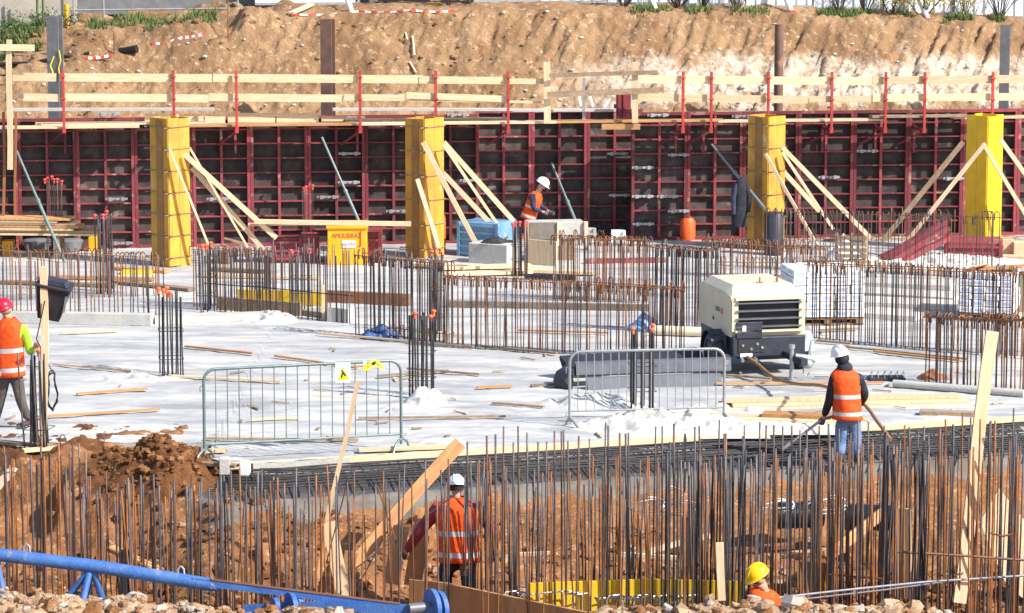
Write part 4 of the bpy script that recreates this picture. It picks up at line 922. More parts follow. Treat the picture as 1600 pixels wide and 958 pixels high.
MB().tube([(.26, -.6, .38), (.50, -.62, .34), (.58, -.62, .30)], [.05, .06, .03], 10).ball((.46, -.62, .26), (.09, .09, .08), 10).build('coupling', 'galv', ct, smooth=True)
MB().tube([(.48, -.6, .36), (.52, -.6, .62), (.60, -.6, .63)], .018, 8).build('brake_lever', 'galv', ct, smooth=True); MB().tube([(.40, -.6, .22), (.40, -.6, .1), (.46, -.6, .06), (.5, -.6, .12)], .012, 6).build('safety_hook', 'galv', ct)
MB().tube([(x0 - .02, .25, .58), (x0 - .28, .2, .54)], .055, 12).build('outlet_pipe', 'navy', ct, smooth=True)
# hose from the compressor past the worker
def path(px, m, r, lab, cat, name, n=8):
    P = []
    q = [Vector(p) for p in px]
    for i in range(len(q) - 1):
        p0, p1, p2, p3 = q[max(i - 1, 0)], q[i], q[i + 1], q[min(i + 2, len(q) - 1)]
        for k in range(5):
            t = k / 5; P.append(.5 * ((2 * p1) + (p2 - p0) * t + (2 * p0 - 5 * p1 + 4 * p2 - p3) * t * t + (3 * p1 - p0 - 3 * p2 + p3) * t ** 3))
    P.append(q[-1]); return tag(MB().tube(P, r, n).build(name, m, smooth=True), lab, cat)
hs = ct.matrix_basis @ Vector((-.38, -.14, .33))
RWY = 43.1
path([hs, A(1185, 570, hs.y - .3), A(1210, 590, hs.y - 1.1), A(1245, 600, 47.2), A(1290, 604, 45.6), A(1345, 628, 44.4), A(1372, 660, 43.4), A(1392, 688, 42.9)], 'hose', .026, 'brown air hose running from the compressor to the lance worker', 'hose', 'air_hose')
a, b = G(1020, 524), G(1098, 527); o = MB().tube([(0, 0, .09), (b - a) + Vector((0, 0, .09))], [.085, .085], 14, cap=False).tube([(0, 0, .09), (b - a) + Vector((0, 0, .09))], .07, 14, cap=False).build('white_pipe', 'pipe_cream', loc=a, smooth=True); tag(o, 'pale plastic pipe pointing at the compressor left side', 'pipe')
heap('bright blue plastic bag on the pale pipe', 1006, 514, .36, .3, .36, 'blue_bag', 41)['category'] = 'plastic bag'
# folded steel troughs behind the right barrier
def trough(lab, pa, pb, sec, m, z=0, mi=None):
    a, b = G(*pa), G(*pb); d = b - a; t = math.atan2(d.y, d.x); Ln = d.length; th = .02
    def ring(x): return [Vector((x, y, zz)) for y, zz in sec] + [Vector((x, y + .012, zz + th)) for y, zz in sec[::-1]]
    o = MB().loft([ring(0), ring(Ln)]).build('steel_trough', m, loc=a + Vector((0, 0, z)), rz=t); return tag(o, lab, 'steel profile')
trough('rear black folded steel trough behind the right barrier', (884, 594), (1098, 580), [(.0, .10), (.0, .27), (.24, .33), (.26, .29), (.06, .22), (.06, .10)], 'steel_dark')
trough('front grey folded steel trough behind the right barrier', (900, 606), (1142, 598), [(.05, .17), (-.02, .20), (.0, .36), (.12, .37), (.12, .17)], 'steel_grey')
trough('dark lower steel trough lying under the grey one', (918, 610), (1128, 603), [(-.02, .0), (.04, .165), (.12, .165), (.14, .0)], 'slate')
o = MB().loft([[Vector((-.16, -.05, 0)), Vector((.10, -.2, 0)), Vector((.14, .4, 0)), Vector((-.1, .4, 0))], [Vector((-.2, -.1, .14)), Vector((-.02, -.2, .16)), Vector((.1, .4, .2)), Vector((-.15, .4, .2))], [Vector((-.04, -.12, .30)), Vector((.12, -.2, .30)), Vector((.16, .4, .3)), Vector((.0, .4, .3))]]).build('trough_end', 'steel_dark', loc=G(884, 607), bevel=.01); tag(o, 'black bent end piece at the left of the steel troughs', 'steel profile')
# pallets of wrapped blocks
def blocks(lab, px, py, w_, d_, h_, nx_, nz_, rz):
    p = G(px, py); t = empty('block_pallet', p, lab, 'pallet', rz)
    b = MB()
    for z in (.02, .12): 
        for k in range(4): b.box((0, -d_ / 2 + .1 + k * (d_ - .2) / 3, z), (w_, .12, .03))
    for k in (-1, 0, 1): b.box((k * (w_ / 2 - .08), 0, .07), (.12, d_, .07))
    b.build('pallet_base', 'wood_old', t); bw, bh, bd = w_ / nx_, (h_ - .14) / nz_, d_ / 2; b0 = None
    for k in range(nz_):
        for i in range(nx_):
            for jj in range(2):
                c = Vector((-w_ / 2 + bw * (i + .5) + rnd(-.012, .012), -d_ / 2 + bd * (jj + .5) + rnd(-.01, .01), .14 + bh * (k + .5)))
                if b0 is None:
                    q = MB().box((0, 0, 0), (bw - .01, bd - .02, bh - .012)); n0 = len(q.f)
                    q.box((0, 0, bh * .05), (bw * .62, bd - .012, bh * .5), mi=1); q.box((0, 0, bh * .05), (bw - .002, bd * .5, bh * .42), mi=1); b0 = o = q.build('cement_bag', ['white', 'print_blue'], t, loc=c, bevel=.012)
                else: o = b0.copy(); col.objects.link(o); o.parent = t; o.location = c
                o.rotation_euler = (rnd(-.02, .02), rnd(-.03, .03), rnd(-.04, .04) + (math.pi if i % 2 else 0))
    return t
blocks('pallet of white and blue printed bags behind the compressor', 1284, 502, 1.28, 1.1, .98, 5, 6, R(6)); blocks('second pallet of white and blue bags under torn board at right', 1545, 496, .95, 1.1, .86, 4, 6, R(-16))
heap('white wrapping sheet on top of the left bag pallet', 1270, 430, .9, .5, .10, 'white', 51); t_ = bpy.data.objects[-1] if False else None
for i, (x0, y0, x1, y1) in enumerate([(1530, 420, 1600, 416), (1512, 424, 1534, 414)]):
    a = A(x0, y0, G(1545, 496).y); b = A(x1, y1, G(1545, 496).y - .2); timber(a, b, .5, .02, ['wide', 'small'][i] + ' torn brown board on top of the right bag pallet', 'board', 'torn_board', 'wood_orange')
slabbox('fibre_panel', (1572, 486), (1602, 488), .05, .75, 'foam', 'cream panel leaning at the right frame edge beside the pallet', 'panel'); 
for i, (x0, y0, x1, y1, z) in enumerate([(1345, 460, 1500, 470, .05), (1345, 475, 1500, 482, .05), (1350, 445, 1490, 450, .05), (1345, 492, 1440, 498, .03)]):
    slabbox('concrete_plank', (x0, y0), (x1, y1), .8, .10, 'white_sheet' if i % 2 else 'concrete', ORD[i] + ' pale slab lying between the two bag pallets', 'slab')
a, b = G(1396, 606), G(1600, 622); o = MB().tube([(0, 0, .07), (b - a) + Vector((0, 0, .07))], .06, 12).build('grey_pipe', 'concrete', loc=a, smooth=True); tag(o, 'long pale grey pipe lying at right behind the boards', 'pipe')
# small wire basket and debris
t = empty('wire_tray', G(1385, 594), 'small black wire tray right of the lance worker', 'wire tray', .05)
MB().box((0, 0, .03), (.55, .3, .05)).build('tray_base', 'steel_dark', t)
for k in range(6): MB().tube([(-.25 + k * .1, -.12, .05), (-.22 + k * .1, 0, .15), (-.25 + k * .1, .12, .05)], .006, 4).build('wire', 'galv', t)
heap('brown rusty rubble heap right of the wire tray', 1458, 592, .28, .25, .20, 'rust_plate', 61)['category'] = 'rubble'
heap('dark blue bag heap behind the thick cage foot', 595, 528, .42, .35, .30, 'blue_dark', 71)['category'] = 'bag heap'
t = empty('wire_basket', G(660, 530), 'rusty flat wire basket behind the middle bar cluster', 'wire basket', -.25)
for k in range(8): MB().tube([(-.55 + k * .15, -.2, .02), (-.55 + k * .15, -.2, .22 - k * .015), (-.55 + k * .15, .2, .22 - k * .015), (-.55 + k * .15, .2, .02)], .008, 4).build('wire', 'rust_bar', t)
for z in (.05, .18): MB().tube([(-.55, -.2, z + .03), (.5, -.2, z - .05)], .008, 4).build('wire', 'rust_bar', t)

# ------------------------------------------------------------------ things along the rear wall
# orange skip with lettering
SY = G(543, 414).y; p = G(543, 414); sk = empty('waste_skip', p, 'orange-yellow skip with lettering and a small white label', 'skip', R(2)); s = S(414); wS, hS = 62 / s, A(543, 352, SY).z
b = MB(); b.loft([[Vector((-wS / 2 * k, y, z)) for y in (0, 0)] for k, z in ((1, 0),)] , cap=False) if False else None
b.box((0, .45, hS / 2), (wS, .9, hS)); b.build('bin_body', 'yellow_skip', sk, bevel=.015)
rb_ = MB().box((0, -.015, hS - .03), (wS + .04, .05, .06)).build('rim', 'yellow_skip', sk); 
text('AMULSERAZ', .125, 'ink_red', sk, (-.02, -.006, hS - .25), (R(90), 0, 0), sx=.85); lb = MB().box((.03, -.008, hS - .38), (.28, .012, .15)).build('label', 'white', sk); text('moodys', .085, 'ink_red', sk, (.03, -.016, hS - .40), (R(90), 0, 0), 'label_lettering')
MB().tube([(wS / 2 - .13, -.01, hS - .12), (wS / 2 - .13, -.01, hS - .42), (wS / 2 - .18, -.01, hS - .42)], .012, 5).build('mark', 'ink_red', sk)
# long board lying on the skip
timber(A(398, 346, SY + .1), A(642, 350, SY + .1), .26, .07, 'long pale plank laid across the orange-yellow skip', 'plank', 'timber_plank', 'wood'); timber(A(388, 351, SY + .3), A(520, 349, SY + .3), .22, .04, 'second pale plank under the long one by the skip', 'plank', 'timber_plank', 'wood')
def machine(lab, px, py, w_, d_, h_, rz, m='red_paint', ribs=3, cat='crate', name='steel_crate', z=0.0):
    p = G(px, py); t = empty(name, p + Vector((0, 0, z)), lab, cat, rz)
    MB().box((0, 0, h_ / 2), (w_, d_, h_)).build('crate_body', m, t, bevel=.012)
    for k in range(ribs): MB().box((0, -d_ / 2 - .02, h_ * (k + .5) / ribs), (w_ + .02, .04, .045)).build('rib', m, t)
    for sx in (-1, 1): MB().box((sx * (w_ / 2 - .03), -d_ / 2 - .02, h_ / 2), (.06, .05, h_ + .02)).build('corner_post', m, t)
    return t
machine('dark red steel crate left of the orange-yellow skip', 448, 408, .62, .6, .50, R(4)); machine('second dark red crate touching the skip', 484, 408, .36, .5, .56, 0, ribs=2)
machine('dark red steel crate right of the orange-yellow skip', 585, 408, .30, .6, .62, 0, ribs=2)
o = MB().tube([(0, 0, 0), (0, 0, .75), (0, 0, .85)], [.10, .10, .04], 14).build('gas_bottle', 'orange', loc=G(689, 394), smooth=True); tag(o, 'tall orange bottle behind the second ochre column', 'gas bottle')
machine('blue ribbed container with a brighter right side', 762, 398, .95, .8, .70, R(-28), 'blue_clad', 5, 'container', 'blue_container')
slabbox('concrete_block', (742, 408), (802, 412), .55, .40, 'concrete', 'pale concrete block with a black bag on it', 'concrete block', bevel=.012)
heap_ = heap('crumpled black bag lying on the concrete block', 778, 410, .38, .25, .17, 'black', 81); heap_.location.z = .405; heap_['category'] = 'bag'
t = empty('concrete_trough', G(866, 405) + Vector((0, 0, 0)), 'grey concrete mould with timber end posts before the bent worker', 'mould', R(8)); hT = A(866, 345, G(866, 405).y).z
MB().box((0, 0, hT * .78), (1.15, .5, hT * .44)).build('mould_body', 'concrete', t, bevel=.01); MB().box((-.28, -.26, hT * .78), (.52, .02, hT * .44)).build('painted_shade', 'concrete_dark', t)  # the darker panel paints shade on the mould's left front
MB().box((-.1, 0, hT * .28), (.9, .4, hT * .55)).build('mould_stand', 'wood_old', t)
for x in (-.62, .05, .60): MB().box((x, -.28, hT * .70), (.08, .07, hT * .62)).build('timber_post', 'wood', t, bevel=.005)
slabbox('plywood_sheet', (822, 412), (870, 416), .04, .5, 'wood', 'pale plywood sheet propped under the concrete mould', 'plywood sheet')
for i, (x0, y0, x1, y1) in enumerate([(690, 418, 830, 415), (700, 428, 830, 424), (640, 412, 730, 418), (816, 422, 930, 426)]):
    a, b = G(x0, y0, .06), G(x1, y1, .06); timber(a, b, .3, .06, ORD[i] + ' wide pale board from the top below the concrete block', 'board', 'loose_board', 'wood')
slabbox('black_beam', (820, 436), (900, 438), .12, .1, 'steel_dark', 'dark beam lying behind the left end of the hooked cage', 'beam'); slabbox('red_beam', (915, 412), (1040, 410), .1, .10, 'red_paint', 'dark red beam lying behind the hooked cage', 'beam')
t = machine('white box with grey print standing in the dark recess', 966, 376, .30, .3, .22, 0, 'white', 1, 'box', 'cardboard_box'); machine('grey box left of the white one in the recess', 922, 372, .25, .3, .22, 0, 'concrete', 1, 'box', 'cardboard_box')
p = G(1074, 374); t = empty('orange_canister', p, 'bright orange canister at the foot of the red wall', 'canister', .2); MB().tube([(0, 0, 0), (0, 0, .38), (0, 0, .46)], [.17, .17, .12], 16).build('tank', 'orange', t, smooth=True); MB().tube([(-.06, 0, .46), (-.05, 0, .5), (.05, 0, .5), (.06, 0, .46)], .014, 6).build('handle', 'orange', t)
# coat hanging on the third column
yc = Y3 - .45; t = empty('work_coat', A(1158, 300, yc), 'dark coat hung on a nail left of the third column', 'coat', R(10))
def cring(z, w_, d_, ox=0, n_=12): return [Vector((ox + math.cos(a) * w_ * (1 + .12 * math.sin(3 * a + z * 9)), math.sin(a) * d_, z)) for a in [2 * math.pi * k / n_ for k in range(n_)]]
MB().loft([cring(.30, .05, .04, .03), cring(.22, .12, .08), cring(.0, .15, .09), cring(-.35, .13, .10, -.02), cring(-.72, .17, .11, -.03)]).build('coat_body', 'dark_cloth', t, smooth=True); MB().tube([(.10, 0, .18), (.16, -.03, -.1), (.15, -.04, -.42)], [.05, .055, .045], 10).build('sleeve', 'dark_cloth', t, smooth=True)
MB().tube([(-.10, 0, .18), (-.17, -.03, -.1), (-.16, -.04, -.45)], [.05, .055, .045], 10).build('sleeve', 'navy_cloth', t, smooth=True)
p = G(1209, 398); o = MB().tube([(0, 0, 0), (0, 0, .02), (0, 0, .85), (0, 0, .88)], [.17, .20, .2, .17], 18).build('black_barrel', 'navy', loc=p, smooth=True); tag(o, 'dark blue drum before the third ochre column', 'drum')
# red plinth, red beams, crate, big bag, blocks near the yellow column
machine('red steel plinth under the bright yellow column', 1520, 404, 1.15, 1.0, .40, R(-6), 'red_paint', 2, 'plinth', 'steel_plinth')
for i, (x0, y0, x1, y1, w_) in enumerate([(1380, 404, 1478, 346, .14), (1392, 408, 1480, 356, .14), (1376, 402, 1440, 372, .10), (1410, 408, 1482, 372, .12)]):
    a = G(x0, y0, .1); b = A(x1, y1, a.y + .7); timber(a, b, .14, w_ * .8, ['rearmost dark', 'longest bright', 'short lower', 'front'][i] + ' red steel beam leaning against the red plinth', 'steel beam', 'steel_beam', 'red_paint')
p = G(1330, 412); t = empty('wooden_crate', p, 'grey slatted crate standing on edge among the braces', 'crate', R(-8))
for k in range(5): MB().box((0, -.2, .06 + k * .12), (.62, .03, .075)).build('slat', 'wood_old', t)
for x in (-.3, 0, .3): MB().box((x, 0, .30), (.05, .4, .6)).build('crate_post', 'wood_old' if x < .2 else 'wood', t)
heap('white big bag slumped behind the slatted crate', 1318, 404, .38, .35, .62, 'white', 91)['category'] = 'big bag'
for i, (x0, y0, x1, y1, h_) in enumerate([(1564, 400, 1582, 400, .36), (1582, 402, 1606, 402, .32), (1480, 408, 1600, 410, .06), (1560, 406, 1606, 408, .10)]):
    slabbox('timber_block', (x0, y0), (x1, y1), .35, h_, 'wood', ['upright pale', 'wide pale', 'long flat', 'brown low'][i] + ' timber block right of the bright yellow column', 'timber block')
# stacked form boards on trestles at left
zz = A(60, 366, G(60, 402).y).z; base = G(70, 402)
t = empty('formwork_stack', base, 'stack of old ochre form boards raised on trestles at the left', 'board stack', R(-5))
for k in range(7):
    L_ = 2.3 - .18 * (k % 3) - (.5 if k > 4 else 0); MB().box((-.35 + rnd(-.05, .05) + (.35 if k < 2 else 0), rnd(-.04, .04), zz + .025 + k * .052), (L_, .55, .042)).build('formwork_sheet', random.choice(('wood_orange', 'ply_edge', 'wood')), t)
for x in (-1.0, .3): MB().box((x, 0, zz / 2), (.12, .5, zz)).build('trestle', 'wood_old', t)
for i, px in enumerate((59, 108)):
    p = G(px, 392); o = MB().tube([(0, 0, 0), (0, 0, .02), (0, 0, .22), (0, 0, .24)], [.18, .26, .30, .26], 16).build('tub', 'pile_grey', loc=p, smooth=True); tag(o, ['left', 'right'][i] + ' dark grey tub under the raised form boards', 'tub')
slabbox('yellow_crate', (5, 398), (22, 398), .3, .3, 'yellow_skip', 'small yellow crate at the far left under the boards', 'crate'); slabbox('yellow_crate', (140, 392), (152, 392), .3, .3, 'yellow_skip', 'small yellow crate at the right end of the form boards', 'crate')
slabbox('yellow_board', (190, 428), (238, 428), .3, .07, 'ply_yellow', 'yellow board lying left of the first column foot', 'board'); slabbox('concrete_block', (343, 410), (362, 411), .4, .24, 'concrete_dark', 'grey block between the braces of the first column', 'concrete block')
for i, (x0, y0, x1, y1) in enumerate([(60, 432, 240, 436), (180, 418, 262, 424), (0, 440, 180, 446), (320, 430, 500, 434), (330, 420, 420, 424), (180, 440, 300, 452)]):
    a, b = G(x0, y0, .04), G(x1, y1, .04); timber(a, b, .22, .05, ORD[i] + ' wide board lying among the rear left starter bars', 'board', 'loose_board', random.choice(('wood', 'wood_old', 'wood_orange')))
for i, (x0, y0, x1, y1) in enumerate([(345, 380, 372, 392), (362, 376, 392, 390), (350, 372, 400, 384)]):
    a, b = G(x0, y0, .3), G(x1, y1, .12); timber(a, b, .10, .03, ORD[i] + ' dark lath in the pile behind the first column', 'lath', 'lath', 'wood_old')

# ------------------------------------------------------------------ black mats on the step below the slab edge
def mat_piece(lab, px0, px1, wd_, z):
    a = G(px0, 715); b = G(px1, 690); xa, xb = a.x, b.x; n_ = int((xb - xa) / .13)
    n_ = min(n_, 95); t = empty('rebar_mat', ((xa + xb) / 2, edge_y((xa + xb) / 2) - wd_ / 2, z), lab, 'rebar mat', 0, 'black reinforcement mats below the slab edge'); base = t.location
    for i in range(n_):
        x = xa + (xb - xa) * (i + rnd(-.2, .2)) / n_; e = edge_y(x); sk_ = rnd(-.05, .05)
        MB().tube([Vector((x, e - .04, z + rnd(0, .03))) - base, Vector((x + .1 + sk_, e - wd_ / 2, z + .02 + rnd(-.02, .03))) - base, Vector((x + .2 + sk_, e - wd_ + rnd(-.15, .1), z + rnd(-.03, .03))) - base], .011, 5).build('cross_bar', 'black_bar', t)
    for k in range(13):
        u = (k + .4) / 13 * wd_; P = [Vector((x, edge_y(x) - u + rnd(-.015, .015), z + .03 + rnd(-.01, .02))) - base for x in [xa + (xb - xa) * q / 5 for q in range(6)]]
        MB().tube(P, .012, 5).build('long_bar', 'black_bar', t)
mat_piece('black reinforcement mat at the left, beside the small white blocks', 352, 800, 1.5, -.10)
mat_piece('black reinforcement mat in the middle behind the tall bars', 760, 1200, 1.5, -.09)
mat_piece('black reinforcement mat at right under the lance worker', 1180, 1620, 1.9, -.10)
m = MB().box((-.09, 0, .12), (.15, .16, .24)).build('foam_block', 'concrete', loc=G(362, 742, -.08), rz=.1, bevel=.01); tag(m, 'left grey-white block at the left end of the edge board', 'block')
m = MB().box((0, 0, .09), (.13, .16, .18)).build('foam_block', 'white', loc=G(383, 742, -.08), rz=-.1, bevel=.01); tag(m, 'right white block at the left end of the edge board', 'block')

# ------------------------------------------------------------------ people
def skin(name, P, E, m, parent, root, sub=1):
    names = list(P); me = bpy.data.meshes.new(name); me.from_pydata([tuple(P[k][0]) for k in names], [(names.index(a), names.index(b)) for a, b in E], []); me.materials.append(MAT[m])
    o = bpy.data.objects.new(name, me); col.objects.link(o); o.parent = parent
    sk = o.modifiers.new('skin', 'SKIN'); sk.use_smooth_shade = True
    if not me.skin_vertices: raise RuntimeError('no skin layer')
    for i, k in enumerate(names):
        r = P[k][1]; me.skin_vertices[0].data[i].radius = (r, r) if not isinstance(r, tuple) else r
        me.skin_vertices[0].data[i].use_root = (k == root)
    s_ = o.modifiers.new('sub', 'SUBSURF'); s_.levels = 2; s_.render_levels = 2
    return o
def person(lab, base, J, face, cl, helmet, vest=True, bulk=1.0, hood=False, vw=1.0):
    """J: joints in the place's own metres. cl: materials of jacket, trousers, hands"""
    t = empty('person', base, lab, 'person'); B = Vector(base)
    j = {k: Vector(v) - B for k, v in J.items()}; f = Vector(face).normalized(); up = (j['head'] - j['neck']).normalized(); side = f.cross(up).normalized(); up2 = side.cross(f)
    H = j['head']
    P = {'pelvis': (j['pelvis'], .10), 'waist': (j['pelvis'].lerp(j['neck'], .4), .10), 'chest': (j['pelvis'].lerp(j['neck'], .78), .11), 'neck': (j['neck'], .055), 'throat': (j['neck'].lerp(H, .5), .055), 'head': (H, .082), 'brow': (H + up * .07 + f * .005, .078),
         'nose': (H + f * .105 - up * .005, .012), 'chin': (H + f * .055 - up * .085, .035)}
    E = [('pelvis', 'waist'), ('waist', 'chest'), ('chest', 'neck'), ('neck', 'throat'), ('throat', 'head'), ('head', 'brow'), ('head', 'nose'), ('throat', 'chin')]
    for q, sg in (('l', -1), ('r', 1)):
        P['ear' + q] = (H + side * sg * .09 - up * .005, .016); E.append(('head', 'ear' + q))
        for k, r in (('sh', .05), ('el', .038), ('wr', .027)): P[k + q] = (j[k + q], r)
        E += [('chest', 'sh' + q), ('sh' + q, 'el' + q), ('el' + q, 'wr' + q)]
        d = (j['wr' + q] - j['el' + q]).normalized(); d = (d + Vector(J.get('hd' + q, Vector((0, 0, 0))))).normalized(); n_ = d.cross(Vector((0, 1, .1))).normalized(); c = j['wr' + q] + d * .055; P['pa' + q] = (c, .03); E.append(('wr' + q, 'pa' + q))
        cur = n_.cross(d).normalized()
        for k, (off, ln) in enumerate(((-.03, .062), (-.010, .075), (.010, .07), (.029, .055))):
            a = c + d * .04 + n_ * off; b = a + d * ln * .55 + cur * .012; e = b + d * ln * .25 + cur * ln * .45
            P['f%d' % k + q] = (a, .011); P['g%d' % k + q] = (b, .0095); P['h%d' % k + q] = (e, .008); E += [('pa' + q, 'f%d' % k + q), ('f%d' % k + q, 'g%d' % k + q), ('g%d' % k + q, 'h%d' % k + q)]
        a = c - d * .01 - n_ * .035 * 1; b = a + d * .035 - n_ * .02 + cur * .015; P['t0' + q] = (a, .012); P['t1' + q] = (b, .010); E += [('pa' + q, 't0' + q), ('t0' + q, 't1' + q)]
        for k, r in (('hip', .075), ('kn', .055), ('an', .04)): P[k + q] = (j[k + q], r)
        E += [('pelvis', 'hip' + q), ('hip' + q, 'kn' + q), ('kn' + q, 'an' + q)]
    skin('body', P, E, 'skin', t, 'pelvis')
    k = bulk; jl = 1.0
    sidev = (j['shr'] - j['shl']).normalized(); ax = (j['neck'] - j['pelvis']).normalized(); fr = ax.cross(sidev).normalized()
    cj = j['pelvis'].lerp(j['neck'], .78)
    Q = {'hem': (j['pelvis'] + ax * .0, .135 * k), 'waist': (j['pelvis'].lerp(j['neck'], .4), .125 * k), 'chest': (cj, .14 * k), 'collar': (j['neck'] - ax * .02, .075)}
    E = [('hem', 'waist'), ('waist', 'chest'), ('chest', 'collar')]
    for q in 'lr':
        Q['sh' + q] = (j['sh' + q], .078 * k); Q['ua' + q] = (j['sh' + q].lerp(j['el' + q], .5), .064 * k); Q['el' + q] = (j['el' + q], .056 * k); Q['fa' + q] = (j['el' + q].lerp(j['wr' + q], .6), .048 * k); Q['wr' + q] = (j['wr' + q].lerp(j['el' + q], .05), .038 * k)
        E += [('chest', 'sh' + q), ('sh' + q, 'ua' + q), ('ua' + q, 'el' + q), ('el' + q, 'fa' + q), ('fa' + q, 'wr' + q)]
    skin('jacket', Q, E, cl[0], t, 'hem')
    Q = {'top': (j['pelvis'] + ax * .06, .13 * k), 'pelvis': (j['pelvis'], .13 * k)}; E = [('top', 'pelvis')]
    for q in 'lr':
        Q['hip' + q] = (j['hip' + q], .10 * k); Q['th' + q] = (j['hip' + q].lerp(j['kn' + q], .5), .088 * k); Q['kn' + q] = (j['kn' + q], .072 * k); Q['sn' + q] = (j['kn' + q].lerp(j['an' + q], .5), .066 * k); Q['an' + q] = (j['an' + q], .058)
        E += [('pelvis', 'hip' + q), ('hip' + q, 'th' + q), ('th' + q, 'kn' + q), ('kn' + q, 'sn' + q), ('sn' + q, 'an' + q)]
    skin('trousers', Q, E, cl[1], t, 'pelvis')
    for q in 'lr':
        a = j['an' + q]; tt = (j['to' + q] - a); ff = Vector((tt.x, tt.y, 0)).normalized()
        skin('boot', {'a': (a + Vector((0, 0, .04)), .058), 'h': (a - Vector((0, 0, .05)) - ff * .03, .048), 'm': (a - Vector((0, 0, .055)) + ff * .07, .045), 't': (a - Vector((0, 0, .062)) + ff * .17, .036)}, [('a', 'h'), ('h', 'm'), ('m', 't')], 'boot', t, 'a')
    if cl[2]:
        for q in 'lr':
            c = P['pa' + q][0]; w_ = j['wr' + q]
            G_ = {'w': (w_, .034), 'pa': (c, .036)}; E = [('w', 'pa')]
            for z in [n for n in P if n.endswith(q) and n[:2] in ('f0', 'f1', 'f2', 'f3', 'g0', 'g1', 'g2', 'g3', 'h0', 'h1', 'h2', 'h3', 't0', 't1')]: G_[z] = (P[z][0], P[z][1] + .003)
            for z in range(4): E += [('pa', 'f%d' % z + q), ('f%d' % z + q, 'g%d' % z + q), ('g%d' % z + q, 'h%d' % z + q)]
            E += [('pa', 't0' + q), ('t0' + q, 't1' + q)]; skin('glove', G_, E, cl[2], t, 'w')
    if vest:   # loose sleeveless vest with two grey bands
        p0, p1 = j['pelvis'], j['neck']; Lh = (p1 - p0).length; rows = []
        prof = [(-.10, .205, .165), (-.03, .20, .16), (.0, .198, .158), (.085, .196, .156), (.20, .19, .152), (.30, .19, .152), (.38, .192, .152), (.47, .194, .152), (.60, .20, .15), (.75, .205, .148), (.86, .20, .14), (.93, .175, .12), (1.0, .125, .10), (1.06, .085, .085)]
        n_ = 32
        for i, (u, a_, b_) in enumerate(prof):
            c = p0.lerp(p1, u) if u >= 0 else p0 - ax * (-u * Lh)
            rows.append([c + sidev * (math.copysign(abs(math.cos(w_)) ** .8, math.cos(w_)) * a_ * k * vw * (1 + (.02 * math.sin(5 * w_ + i) + .014 * math.sin(9 * w_ + 2.2 * i)) * (1 if i < 10 else .3))) + fr * (math.sin(w_) * b_ * k * (1 + .03 * math.sin(4 * w_ + i * .7))) for w_ in [2 * math.pi * q / n_ for q in range(n_)]])
        vb = MB(); vb.loft(rows, 0, False, [0, 0, 1, 0, 0, 0, 1, 0, 0, 0, 0, 0, 0]); vb.f = vb.f; mi = [0, 0, 1, 0, 0, 0, 1, 0, 0, 0, 0, 0, 0]
        vb.m = [mi[q // n_] for q in range(len(vb.f))]
        v_ = vb.build('vest', ['vest', 'reflect'], t, smooth=True); so_ = v_.modifiers.new('thick', 'SOLIDIFY'); so_.thickness = .008
    # helmet
    M = Matrix((side, f, up)).transposed(); hb = MB(); hc = H + up * .055; rings = []
    for i in range(9):
        a = math.pi / 2 * i / 8; r_ = math.cos(a) * .125 + .002; z = math.sin(a) * .125
        rings.append([hc + M @ Vector((math.cos(w_) * r_ * .88, math.sin(w_) * r_ * 1.08, z + .008 * (abs(math.cos(w_)) < .25) * math.sin(a))) for w_ in [2 * math.pi * q / 24 for q in range(24)]])
    rings.insert(0, [hc + M @ Vector((math.cos(w_) * .132 * .92, math.sin(w_) * .137 * (1.28 if math.sin(w_) > .2 else 1.08) , -.012 - .012 * max(0, math.sin(w_)))) for w_ in [2 * math.pi * q / 24 for q in range(24)]])
    hb.loft(rings); sh_ = hb.build('helmet', helmet, t, smooth=True)
    rd = MB(); 
    for ox in (-.03, 0, .03): rd.tube([hc + M @ Vector((ox, math.cos(a) * .135, math.sin(a) * .128)) for a in [math.pi * (.12 + .76 * q / 8) for q in range(9)]], .006, 5)
    rd.build('ridge', helmet, sh_, smooth=True)
    MB().loft([[hc + M @ Vector((math.cos(w_) * .088 * g_, math.sin(w_) * .105 * g_ - .012, z)) for w_ in [2 * math.pi * q / 16 for q in range(16)]] for z, g_ in ((-.075, .90), (-.03, 1.02), (.02, 1.04))]).build('hair', 'hair', t, smooth=True) if not hood else None
    for sg in (-1, 1): MB().ball(H + f * .083 + side * sg * .032 + up * .022, (.011, .011, .008), 8).build('eye', 'ink', t)
    MB().ball(H + f * .083 - up * .047, (.024, .01, .006), 8, M=M).build('mouth', 'maroon', t)
    if hood: MB().ball(j['neck'] + up * .02 - f * .02, (.115, .11, .10), 14, M=M).ball(H - f * .02 - up * .01, (.10, .10, .10), 12, M=M).build('hood', cl[0], t, smooth=True)
    return t
def jp(px, py, Y, dy=0.0): return A(px, py, Y + dy)
# back to the camera, bent over the form in the pit
Y = 38.5; zf = -1.10; x0 = A(714, 880, Y).x
person('person in orange vest over maroon sleeves and white helmet, seen from behind in the pit', (x0, Y, zf), dict(
    head=jp(713, 764, Y, .02), neck=jp(713, 781, Y), pelvis=jp(717, 868, Y, -.04), shl=jp(683, 796, Y), shr=jp(746, 796, Y), ell=jp(653, 834, Y, .08), wrl=jp(635, 862, Y, .25), elr=jp(775, 835, Y, .08), wrr=jp(768, 868, Y, .30),
    hipl=jp(703, 880, Y, -.03), hipr=jp(731, 880, Y, -.03), knl=Vector((x0 - .14, Y + .02, zf + .52)), knr=Vector((x0 + .13, Y + .02, zf + .52)), anl=Vector((x0 - .16, Y, zf + .10)), anr=Vector((x0 + .15, Y, zf + .10)), tol=Vector((x0 - .18, Y + .2, zf)), tor=Vector((x0 + .17, Y + .2, zf))),
    (0.0, 1, -.28), ('maroon', 'dark_cloth', 'glove'), 'helmet_white', bulk=1.36)
